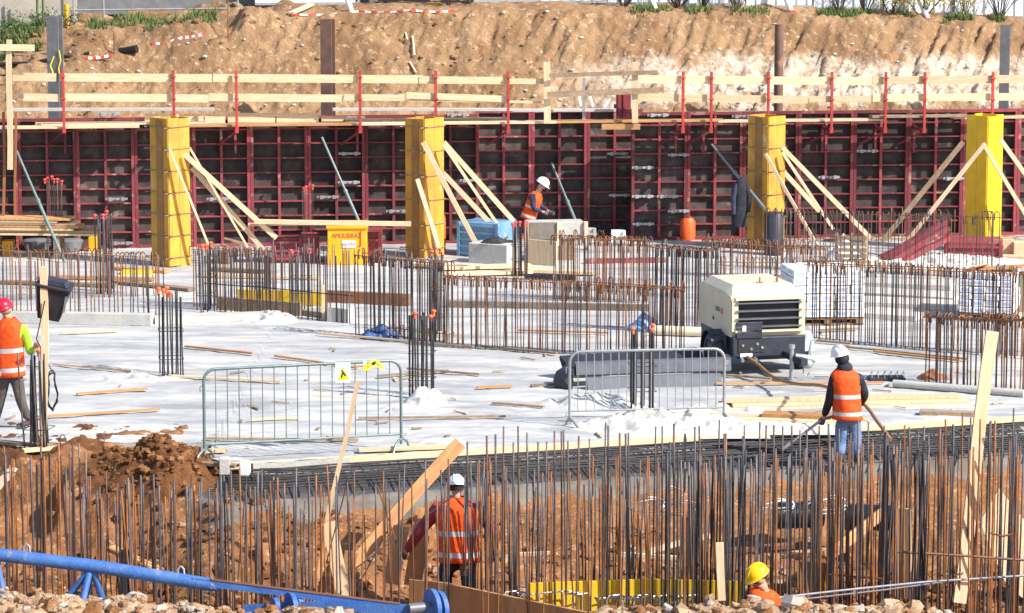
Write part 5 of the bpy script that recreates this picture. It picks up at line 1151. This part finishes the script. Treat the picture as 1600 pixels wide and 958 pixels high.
o = MB().box((0, 0, 0), (.16, .08, .18)).box((0, -.045, .03), (.17, .02, .07)).build('tool_pouch', 'bag_tan', loc=jp(729, 888, Y, -.18), bevel=.015); tag(o, 'tan tool pouch hanging at the belt of the front worker', 'tool pouch')
# lance worker
Y = 43.1; zf = -.10; x0 = A(1326, 700, Y).x
person('person in black hooded jacket, orange vest and blue jeans holding a lance, back turned', (x0, Y, zf), dict(
    head=jp(1314, 559, Y), neck=jp(1319, 578, Y), pelvis=jp(1324, 648, Y), shl=jp(1303, 594, Y, -.05), shr=jp(1342, 593, Y, .05), ell=jp(1296, 626, Y, -.02), wrl=jp(1287, 652, Y, .10), elr=jp(1352, 618, Y, .08), wrr=jp(1336, 640, Y, .28),
    hipl=jp(1316, 658, Y), hipr=jp(1334, 658, Y), knl=jp(1314, 692, Y, .03), knr=jp(1337, 692, Y, .0), anl=Vector((x0 - .12, Y - .05, zf + .10)), anr=Vector((x0 + .12, Y, zf + .10)), tol=Vector((x0 - .2, Y + .15, zf)), tor=Vector((x0 + .08, Y + .2, zf))),
    (-.5, .85, -.1), ('dark_cloth', 'jeans', 'glove'), 'helmet_white', bulk=1.18, hood=True, vw=.88)
a = jp(1336, 640, Y, .30); b = jp(1284, 656, Y, .12); c = jp(1236, 692, Y, .1); 
tag(MB().tube([a - Vector((0, 0, 0)), b, c], [.022, .022, .018], 8).tube([c, c + (c - b).normalized() * .15], .028, 8).build('water_lance', 'galv', smooth=True), 'grey metal lance held by the worker in blue jeans', 'lance')
# left worker
pt = G(38, 670); Y = pt.y; x0 = A(18, 600, Y).x; zf = 0.0
person('person in red helmet, lime shirt and orange vest striding at the left frame edge', (x0, Y, zf), dict(
    head=jp(9, 485, Y, -.03), neck=jp(14, 501, Y), pelvis=jp(16, 580, Y), shl=jp(37, 515, Y, -.03), shr=jp(-9, 517, Y, .03), ell=jp(48, 552, Y, -.02), wrl=jp(54, 543, Y, -.24), elr=jp(-20, 556, Y), wrr=jp(-8, 575, Y, -.2),
    hipl=jp(26, 590, Y), hipr=jp(6, 590, Y), knl=jp(33, 628, Y, -.05), knr=jp(-2, 634, Y, .08), anl=jp(44, 655, Y, .05), anr=Vector((A(-12, 600, Y).x, Y + .25, .10)), tol=jp(28, 668, Y, -.15), tor=Vector((A(-22, 600, Y).x, Y, 0))),
    (-.45, -.85, -.15), ('lime', 'trousers', None), 'helmet_red', bulk=1.08)
# worker at the mould
Y = G(850, 397).y + .15; x0 = A(828, 350, Y).x
person('person in orange vest and white helmet leaning over the concrete mould', (x0, Y, 0), dict(
    head=jp(846, 290, Y), neck=jp(839, 302, Y), pelvis=jp(826, 338, Y), shl=jp(836, 305, Y, .16), shr=jp(832, 307, Y, -.16), ell=jp(846, 324, Y, .2), wrl=jp(857, 330, Y, .05), elr=jp(834, 326, Y, -.22), wrr=jp(848, 331, Y, -.14),
    hipl=jp(826, 343, Y, .09), hipr=jp(826, 343, Y, -.09), knl=Vector((x0 + .08, Y + .1, .5)), knr=Vector((x0 + .02, Y - .1, .5)), anl=Vector((x0 + .02, Y + .1, .10)), anr=Vector((x0 - .05, Y - .1, .10)), tol=Vector((x0 + .3, Y + .1, 0)), tor=Vector((x0 + .2, Y - .1, 0))),
    (.85, -.3, -.5), ('navy_cloth', 'trousers', 'glove'), 'helmet_white', bulk=1.0)
# crouching in the foundation
Y = 35.75; x0 = A(1192, 930, Y).x; zf = -1.0
person('person in yellow helmet crouching low behind the near ridge', (x0, Y, zf), dict(
    head=jp(1186, 904, Y, -.03), neck=jp(1193, 922, Y), pelvis=Vector((x0 + .08, Y + .15, zf + .48)), shl=jp(1172, 942, Y, -.1), shr=jp(1216, 942, Y, .1), ell=Vector((x0 - .28, Y - .1, zf + .50)), wrl=Vector((x0 - .34, Y + .1, zf + .36)), elr=Vector((x0 + .22, Y - .1, zf + .48)), wrr=Vector((x0 + .1, Y + .2, zf + .4)),
    hipl=Vector((x0 + .0, Y + .12, zf + .44)), hipr=Vector((x0 + .16, Y + .12, zf + .44)), knl=Vector((x0 - .26, Y + .1, zf + .42)), knr=Vector((x0 - .06, Y + .3, zf + .42)), anl=Vector((x0 - .10, Y + .1, zf + .10)), anr=Vector((x0 + .12, Y + .3, zf + .10)), tol=Vector((x0 - .3, Y + .1, zf)), tor=Vector((x0 - .1, Y + .3, zf))),
    (-.8, -.25, -.45), ('vest', 'trousers', None), 'helmet_yellow', bulk=.95)

# ------------------------------------------------------------------ near left post with bin, cable and bars
PY = G(68, 700).y
timber(G(68, 704) - Vector((0, 0, .05)), A(69, 416, PY), .10, .06, 'pale upright plank behind the bars at left, a black bin hung on it', 'timber post', 'timber_post', 'wood', None, (0, -1, 0))
t = empty('black_bin', A(82, 468, PY + .15), 'black plastic bin tied to the upright plank at left', 'bin', 0)
def rect(c, w_, h_, M): return [c + M @ Vector((sx * w_, sy * h_, 0)) for sx, sy in ((-1, -1), (1, -1), (1, 1), (-1, 1))]
M = Matrix.Rotation(R(12), 3, 'Y') @ Matrix.Rotation(R(10), 3, 'X')
MB().loft([rect(M @ Vector((0, 0, -.27)), .15, .12, M), rect(M @ Vector((0, 0, .20)), .23, .17, M), rect(M @ Vector((0, 0, .20)), .25, .19, M), rect(M @ Vector((0, 0, .24)), .25, .19, M)]).build('bin_body', 'black', t, bevel=.012)
MB().loft([rect(M @ Vector((0, 0, .245)), .20, .14, M), rect(M @ Vector((.02, 0, .30)), .12, .10, M)]).build('bin_lid', 'black_gloss', t, bevel=.01); MB().box((.20, -.16, -.02), (.03, .02, .3), M=M).build('bin_band', 'galv', t)
cluster('dark bars bundled round the upright plank at left', 62, 702, 545, 36, 18, ('black_bar', 'steel_bar'), .013, ('cap_orange', 1), .22, 1)
P = []
for k in range(60):
    a = k * .42; P.append(A(78, 600, PY - .1) + Vector((.06 * math.sin(a) + .03 + .02 * math.sin(k * 1.7), .02 * math.cos(k * 1.1), .27 * math.cos(a) * (1 - .1 * math.sin(k)) - .1)))
tag(MB().tube([A(70, 470, PY - .1), A(57, 530, PY - .1)] + P, .009, 5).build('cable', 'cable', smooth=True), 'black cable hanging in loops from the left upright plank', 'cable')
for i, px in enumerate((100, 130, 160, 60)):
    p = G(px, 704); o = MB().tube([(-.05, 0, -.1), (-.05, 0, .18), (-.03, 0, .22), (0, 0, .22), (.03, 0, .17), (.03, 0, -.1)], .008, 6).build('lifting_loop', 'steel_bar', loc=p, rz=rnd(-.4, .4), smooth=True); tag(o, 'thin steel loop standing in the left slab edge', 'loop', 'steel loops at the left slab edge')

# ------------------------------------------------------------------ starter bars rising out of the pit
def pbars(lab, grp, px0, px1, step, Y, tops, jt, ms, r=.013, lean=.012, base=None, dl=0.0):
    px = px0; ys = Y
    while px < px1:
        x = px + rnd(-.75, .75) * step; yy = Y + rnd(-.12, .12)
        if 672 < x < 768 and random.random() < .5: px += step; continue
        ty = interp(x, tops) + rnd(-jt, jt); q = A(x, ty, yy); z0 = pit_z(q.x, yy) - .08 if base is None else base; Lb = q.z - z0
        l = random.gauss(dl, lean); 
        if random.random() < .04: l += rnd(-.12, .12)
        o = bar('starter_bar', Lb, random.choice((r * .84, r * .84, r)), random.choice(ms), (q.x - math.sin(l) * Lb, yy, z0), None, False, (random.gauss(0, .006), l)); o.scale = (1, 1, 1)
        tag(o, lab, 'starter bar', grp); px += step
ST = ('steel_bar', 'steel_bar', 'brown_bar', 'rust_bar'); RU = ('rust_bar', 'rust_bar', 'brown_bar')
pbars('tall dark steel bar in the front row at left, before the earth slope', 'left front row of pit starter bars', 4, 505, 9.5, 36.7, [(0, 712), (140, 706), (152, 766), (290, 752), (360, 748), (505, 748)], 13, ('steel_bar', 'steel_bar', 'steel_bar', 'brown_bar', 'rust_bar'), .014)
pbars('shorter rusty bar standing behind the left front row', 'left rear row of pit starter bars', 10, 520, 15, 37.9, [(0, 725), (130, 722), (150, 790), (520, 775)], 16, RU, .011, .02)
pbars('thin bar between the leaning planks and the left bars', 'middle pit starter bars', 505, 720, 14, 36.9, [(500, 742), (620, 735), (720, 728)], 22, ST, .011, .035)
pbars('short orange-rusted bar low in the middle row', 'low orange pit starter bars', 500, 1110, 18, 36.1, [(500, 782), (1110, 770)], 14, RU, .0095, .03)
pbars('very tall dark bar reaching over the slab edge', 'tallest pit starter bars', 738, 1395, 13.5, 37.1, [(738, 684), (900, 680), (1100, 672), (1400, 668)], 12, ('steel_bar', 'steel_bar', 'brown_bar'), .013, .010)
pbars('dark bar in the dense bundle in the middle of the pit', 'dense middle bundle of pit bars', 1045, 1172, 6.5, 36.8, [(1045, 716), (1172, 714)], 9, ('black_bar', 'steel_bar', 'steel_bar'), .014, .02)
pbars('steel bar of middle height right of the dense bundle', 'right middle row of pit bars', 1178, 1400, 10, 36.6, [(1178, 712), (1400, 702)], 14, ('steel_bar', 'steel_bar', 'rust_bar'), .013, .014)
pbars('ribbed grey bar in the leaning bundle by the orange boards', 'leaning bundle of pit bars', 1398, 1480, 5.6, 36.7, [(1398, 700), (1480, 706)], 8, ('steel_bar', 'steel_bar', 'black_bar'), .014, .012, None, .05)
pbars('tall bar between the leaning big plank and the frame edge', 'far right pit bars', 1412, 1606, 9.5, 37.3, [(1412, 664), (1606, 654)], 16, ('steel_bar', 'steel_bar', 'rust_bar'), .013, .014)
pbars('rusty bar low in the right corner of the pit', 'low right pit bars', 1480, 1606, 15, 36.4, [(1480, 700), (1606, 712)], 20, RU, .011, .014)
mb = MB()
for i in range(270):
    px = rnd(690, 1606) if i < 215 else rnd(0, 520); yy = 38.0 + rnd(-.3, .4); q = A(px, interp(px, [(0, 745), (520, 790), (690, 740), (1100, 735), (1300, 712), (1606, 700)]) + rnd(-25, 25), yy); l = random.gauss(0, .02); z0 = pit_z(q.x, yy) - .05
    mb.tube([(q.x - l * 2, yy, z0), (q.x - l + rnd(-.015, .015), yy, (z0 + q.z) / 2), q], rnd(.008, .012), 6, random.choice((0, 0, 0, 1, 2)))
tag(mb.build('rear_starter_bars', ['steel_bar', 'brown_bar', 'rust_bar'], smooth=True), 'further thin bars crowded behind the pit starter bars', 'starter bars', kind='stuff')
def rod(lab, pts, r=.011, m='steel_bar', name='tie_bar', cat='tie bar'): return tag(MB().tube(pts, r, 6).build(name, m, smooth=True), lab, cat)
rod('long pale tie bar along the foot of the right pit bars', [A(1196, 936, 36.3), A(1330, 921, 36.35), A(1450, 909, 36.4), A(1610, 899, 36.4)], .014, 'galv')
rod('second grey tie bar just below the long pale one', [A(1240, 938, 36.5), A(1380, 922, 36.5), A(1500, 906, 36.5)], .011, 'galv')
rod('brown tie bar across the far right pit bars', [A(1400, 862, 37.0), A(1500, 868, 37.0), A(1610, 876, 37.0)], .016, 'brown_bar'); rod('thin brown tie bar at mid height near the yellow panel', [A(1296, 898, 37.1), A(1400, 906, 37.1)], .012, 'rust_bar')
rod('short rusty tie ring on the far right bars', [A(1545, 832, 36.9), A(1565, 838, 36.9), A(1588, 834, 36.9)], .012, 'rust_bar')
for i, (x0_, y0_, x1_, y1_) in enumerate([(728, 760, 540, 900), (545, 745, 510, 880), (385, 745, 370, 930), (590, 760, 630, 880), (605, 830, 560, 915)]):
    rod(ORD[i] + ' slanting thin rod from the right among the leaning planks' if i != 2 else 'slanting thin rod among the left bars', [A(x0_, y0_, 37.4), A(x1_, y1_, 37.6)], .009, 'rust_bar' if i % 2 else 'steel_bar', 'loose_rod', 'rod')

# ------------------------------------------------------------------ planks, panels and forms in the pit
def pl(x0_, y0_, x1_, y1_, Ya, Yb, w_, th, lab, m='wood', face=(0, -1, 0)): return timber(A(x1_, y1_, Yb), A(x0_, y0_, Ya), w_, th, lab, 'plank', 'timber_plank', m, None, face)
pl(559, 595, 512, 812, 39.0, 38.9, .055, .04, 'thin pale lath leaning up in front of the large barrier', face=(0, -1, 0)); pl(514, 800, 497, 905, 39.1, 38.8, .05, .04, 'thin brown lath below the pale lath', 'wood_orange')
pl(719, 692, 545, 888, 39.6, 39.0, .17, .05, 'wide plank slanting up beside the front worker', 'wood_orange'); pl(513, 816, 539, 938, 38.6, 38.3, .17, .04, 'bright cream plank standing under the pale lath', 'wood')
pl(627, 822, 611, 912, 39.0, 38.9, .20, .09, 'stout sawn post left of the front worker', 'wood_orange'); pl(664, 795, 645, 915, 39.0, 38.9, .22, .05, 'brown board at the left hand of the front worker', 'wood_orange'); pl(549, 862, 538, 930, 38.9, 38.9, .16, .05, 'brown board foot crossing the slanting plank', 'wood_orange')
pl(803, 820, 804, 930, 38.6, 38.6, .14, .05, 'upright brown board right of the front worker', 'wood_orange'); pl(1073, 808, 1070, 945, 38.3, 38.3, .13, .05, 'upright board behind the dense bar bundle', 'wood_orange'); pl(1124, 848, 1128, 938, 36.6, 36.6, .09, .04, 'narrow pale board before the dense bar bundle', 'wood')
pl(1405, 795, 1406, 935, 37.6, 37.6, .13, .05, 'left reddish board of the pair in the right bars', 'wood_orange'); pl(1419, 795, 1420, 935, 37.7, 37.7, .07, .05, 'right pale board of the pair in the right bars', 'wood')
pl(1551, 518, 1497, 942, 37.9, 37.2, .15, .07, 'very long plank leaning up at right over the slab', 'wood')
pl(1012, 862, 1110, 836, 39.4, 39.8, .12, .04, 'pale board slanting on the pit floor in the middle', 'wood', (0, 0, 1)); pl(968, 866, 1060, 872, 39.2, 39.2, .08, .05, 'small batten in front of the slanting pit board', 'wood', (0, 0, 1))
pl(1120, 862, 1240, 852, 39.3, 39.4, .16, .05, 'reddish board lying behind the yellow helmet', 'rust_plate', (0, 0, 1)); pl(1200, 870, 1322, 858, 39.0, 39.1, .18, .05, 'orange board lying behind the small yellow panel', 'wood_orange', (0, 0, 1))
pl(172, 856, 250, 893, 38.6, 38.2, .16, .05, 'brown board lying slanted in the left part of the pit', 'wood_orange', (0, 0, 1)); pl(195, 860, 196, 926, 37.9, 37.9, .12, .12, 'short black post in the left part of the pit', 'black', (0, -1, 0)); pl(812, 866, 860, 864, 39.6, 39.6, .06, .04, 'short lath on the pit floor right of the front worker', 'wood', (0, 0, 1))
pl(1380, 800, 1290, 872, 40.3, 39.6, .14, .05, 'brown board propped between the black pipes', 'wood_orange')
def poly(name, pts, Y, th, m, lab, cat, tilt=0.0):
    c = A(sum(p[0] for p in pts) / len(pts), sum(p[1] for p in pts) / len(pts), Y); v = []
    for px, py in pts:
        q = A(px, py, Y) - c; v.append(Vector((q.x, q.z * tilt, q.z)))
    mb = MB(); n_ = len(v); mb.add(v + [p + Vector((0, th, 0)) for p in v], [tuple(range(n_)), tuple(range(2 * n_ - 1, n_ - 1, -1))] + [(i, i + n_, (i + 1) % n_ + n_, (i + 1) % n_) for i in range(n_)])
    return tag(mb.build(name, m, loc=c), lab, cat)
poly('plywood_sheet', [(1565, 768), (1533, 818), (1552, 868), (1568, 905), (1600, 935), (1640, 935), (1640, 860), (1600, 812)], 39.2, .03, 'wood', 'pale cut plywood sheet leaning in the pit at the right edge', 'plywood sheet', .25)
poly('plywood_offcut', [(1246, 878), (1300, 881), (1291, 936), (1246, 938)], 37.9, .03, 'ply_brown', 'small ochre panel standing right of the yellow helmet', 'panel', .1)
poly('plywood_offcut', [(1292, 884), (1302, 882), (1293, 930), (1286, 934)], 37.85, .03, 'ply_yellow', 'bright yellow edge strip beside the small ochre panel', 'panel', .1)
poly('timber_board', [(1203, 912), (1238, 914), (1238, 945), (1203, 945)], 38.1, .04, 'ply_brown', 'brown form board right behind the yellow helmet', 'form board')
def fboard(a, b, zt_, hh, th, m, lab): 
    c = (a + b) / 2; d = b - a; o = MB().box((0, 0, -hh / 2), (Vector((d.x, d.y, 0)).length, th, hh)).build('timber_board', m, loc=(c.x, c.y, zt_), rz=math.atan2(d.y, d.x), bevel=.004); return tag(o, lab, 'form board')
def top_at(px, py, z): return G(px, py, z)
zt1 = -.42
fboard(top_at(702, 912, zt1), top_at(925, 958, zt1), zt1, .75, .04, 'wood_orange', 'near brown form board of the foundation at bottom centre')
fboard(top_at(640, 905, zt1), top_at(702, 911, zt1), zt1, .7, .04, 'wood_orange', 'short brown form board left of the foundation corner')
fboard(top_at(822, 911, zt1), top_at(1000, 905, zt1), zt1, .6, .03, 'ply_yellow', 'left half of the bright yellow inner form board'); fboard(top_at(1003, 904, zt1), top_at(1162, 908, zt1), zt1, .6, .03, 'ply_yellow', 'right half of the bright yellow inner form board')
for i in range(22):
    px = 800 + i * 13.4; a = A(px, 955 + (i % 3) * 2 + (6 if i > 10 else 0), 37.15 + (i % 2) * .12)
    if 915 < px < 938: continue
    o = MB().tube([(-.11, 0, -.3), (-.11, 0, .20), (-.08, 0, .24), (.09, 0, .24), (.12, 0, .20), (.12, 0, -.3)], .010, 6).build('stirrup', 'galv', loc=a, rz=rnd(.1, .5), smooth=True); tag(o, 'pale steel hoop standing in the yellow foundation form', 'stirrup', 'steel hoops in the yellow foundation form')
for i, (xs, z) in enumerate([((800, 924), -.62), ((805, 938), -.70)]):
    rod(['upper', 'lower'][i] + ' thin bar through the foundation hoops', [G(xs[0], 915 + i * 8, z), G(xs[0] + 110, 932 + i * 8, z), G(xs[0] + 280, 944 + i * 5, z)], .008, 'galv')
# black pipes and wires lying on the slope
def bp(lab, x, y, L_, r_, Y, ang):
    c = A(x, y, Y); t = empty('drain_pipe', c, lab, 'drain pipe', ang); MB().tube([(0, 0, 0), (L_, 0, 0)], r_, 18, cap=False).tube([(0.01, 0, 0), (L_ - .01, 0, 0)], r_ - .012, 18).build('pipe_body', 'black_pipe', t, smooth=True)
    for k in range(6): MB().disc((.06 + k * (L_ - .12) / 5, 0, 0), (1, 0, 0), r_ + .012, .025, 18).build('ring', 'black_pipe', t)
bp('left black ribbed drain pipe on the slope behind the bars', 1212, 806, .62, .17, 41.0, .15); bp('right black ribbed drain pipe on the slope behind the bars', 1320, 808, .60, .17, 41.0, -.1)
for i, (x, y, w_) in enumerate([(1035, 775, .3), (1060, 795, .25), (1010, 790, .25), (1290, 790, .3), (1215, 790, .2)]):
    c = A(x, y, 40.9); P = [c + Vector((w_ * math.sin(k * .5) + rnd(-.03, .03), .05 * math.sin(k), w_ * .45 * math.cos(k * .47) * (1 - k / 40))) for k in range(22)]
    tag(MB().tube(P, .008, 5).build('wire_tangle', 'galv' if i < 3 else 'white', smooth=True), ['largest', 'right', 'left', 'far right', 'black-pipe'][i] + ' loose pale wire tangle on the slope', 'wire')
# pipe end in the dark hole
c = A(16, 763, 42.55); t = empty('concrete_pipe', c, 'cream pipe end in the dark hole at the left', 'pipe', .1); MB().tube([(0, 0, 0), (.1, 1.2, 0)], .21, 24).build('pipe_body', 'pipe_cream', t, smooth=True); MB().tube([(0, -.01, 0), (0, .05, 0)], .225, 24, cap=False).build('collar', 'concrete_dark', t)

# ------------------------------------------------------------------ blue crane jib lying on the near ridge
YT = 34.0; t0 = A(0, 868, YT); t = empty('crane_jib', t0, 'blue lattice crane jib end lying along the near ridge', 'crane jib')
def tl(px, py, dy=0): return A(px, py, YT + dy) - t0
MB().tube([tl(-60, 860), tl(150, 885), tl(294, 908), tl(330, 914)], .073, 16).build('top_chord', 'blue_paint', t, smooth=True)
MB().tube([tl(330, 914), tl(345, 917)], [.073, .05], 16).build('chord_end', 'blue_paint', t, smooth=True)
for a, b, dy in (((140, 892), (104, 935), 0.0), ((140, 893), (127, 950), -.25), ((146, 893), (164, 948), .1), ((142, 893), (134, 940), .5), ((-5, 880), (8, 940), -.2), ((-5, 880), (-40, 940), .1)):
    MB().tube([tl(*a), tl(*b, dy)], .038, 10).build('lattice_strut', 'blue_paint', t, smooth=True)
pb = MB(); pb.loft([[tl(x, y, -.06), tl(x, y + 11, -.06), tl(x, y + 11, .06), tl(x, y, .06)] for x, y in ((300, 903), (420, 918), (640, 945))]); pb.build('end_plate', 'blue_paint', t)
pb = MB(); pb.loft([[tl(x, y - 1.5, -.07), tl(x, y + 1.5, -.07), tl(x, y + 1.5, .07), tl(x, y - 1.5, .07)] for x, y in ((330, 905), (430, 918), (625, 943))]); pb.build('rusty_edge', 'rust_plate', t)
pb = MB(); pb.loft([[tl(x, y, -.12), tl(x, y + 16, -.12), tl(x, y + 16, .1), tl(x, y, .1)] for x, y in ((380, 945), (520, 938), (690, 950))]); pb.build('lower_beam', 'blue_paint', t)
for x, y, r_, dy in ((455, 950, .17, -.14), (464, 950, .17, .05), (676, 950, .21, -.05), (688, 952, .20, .12), (430, 948, .10, -.2)):
    MB().disc(tl(x, y, dy), (1, .45, 0), r_, .05, 28).build('sheave', 'blue_paint', t, smooth=True)
MB().disc(tl(655, 950, -.1), (1, .45, 0), .06, .25, 16).build('hub', 'steel_grey', t, smooth=True)
for x, y in ((42, 868), (283, 903)):
    p = tl(x, y); MB().tube([p + Vector((-.035, 0, 0)), p + Vector((-.03, 0, .10)), p + Vector((0, 0, .13)), p + Vector((.03, 0, .10)), p + Vector((.035, 0, 0))], .012, 6).build('lug', 'galv', t, smooth=True)
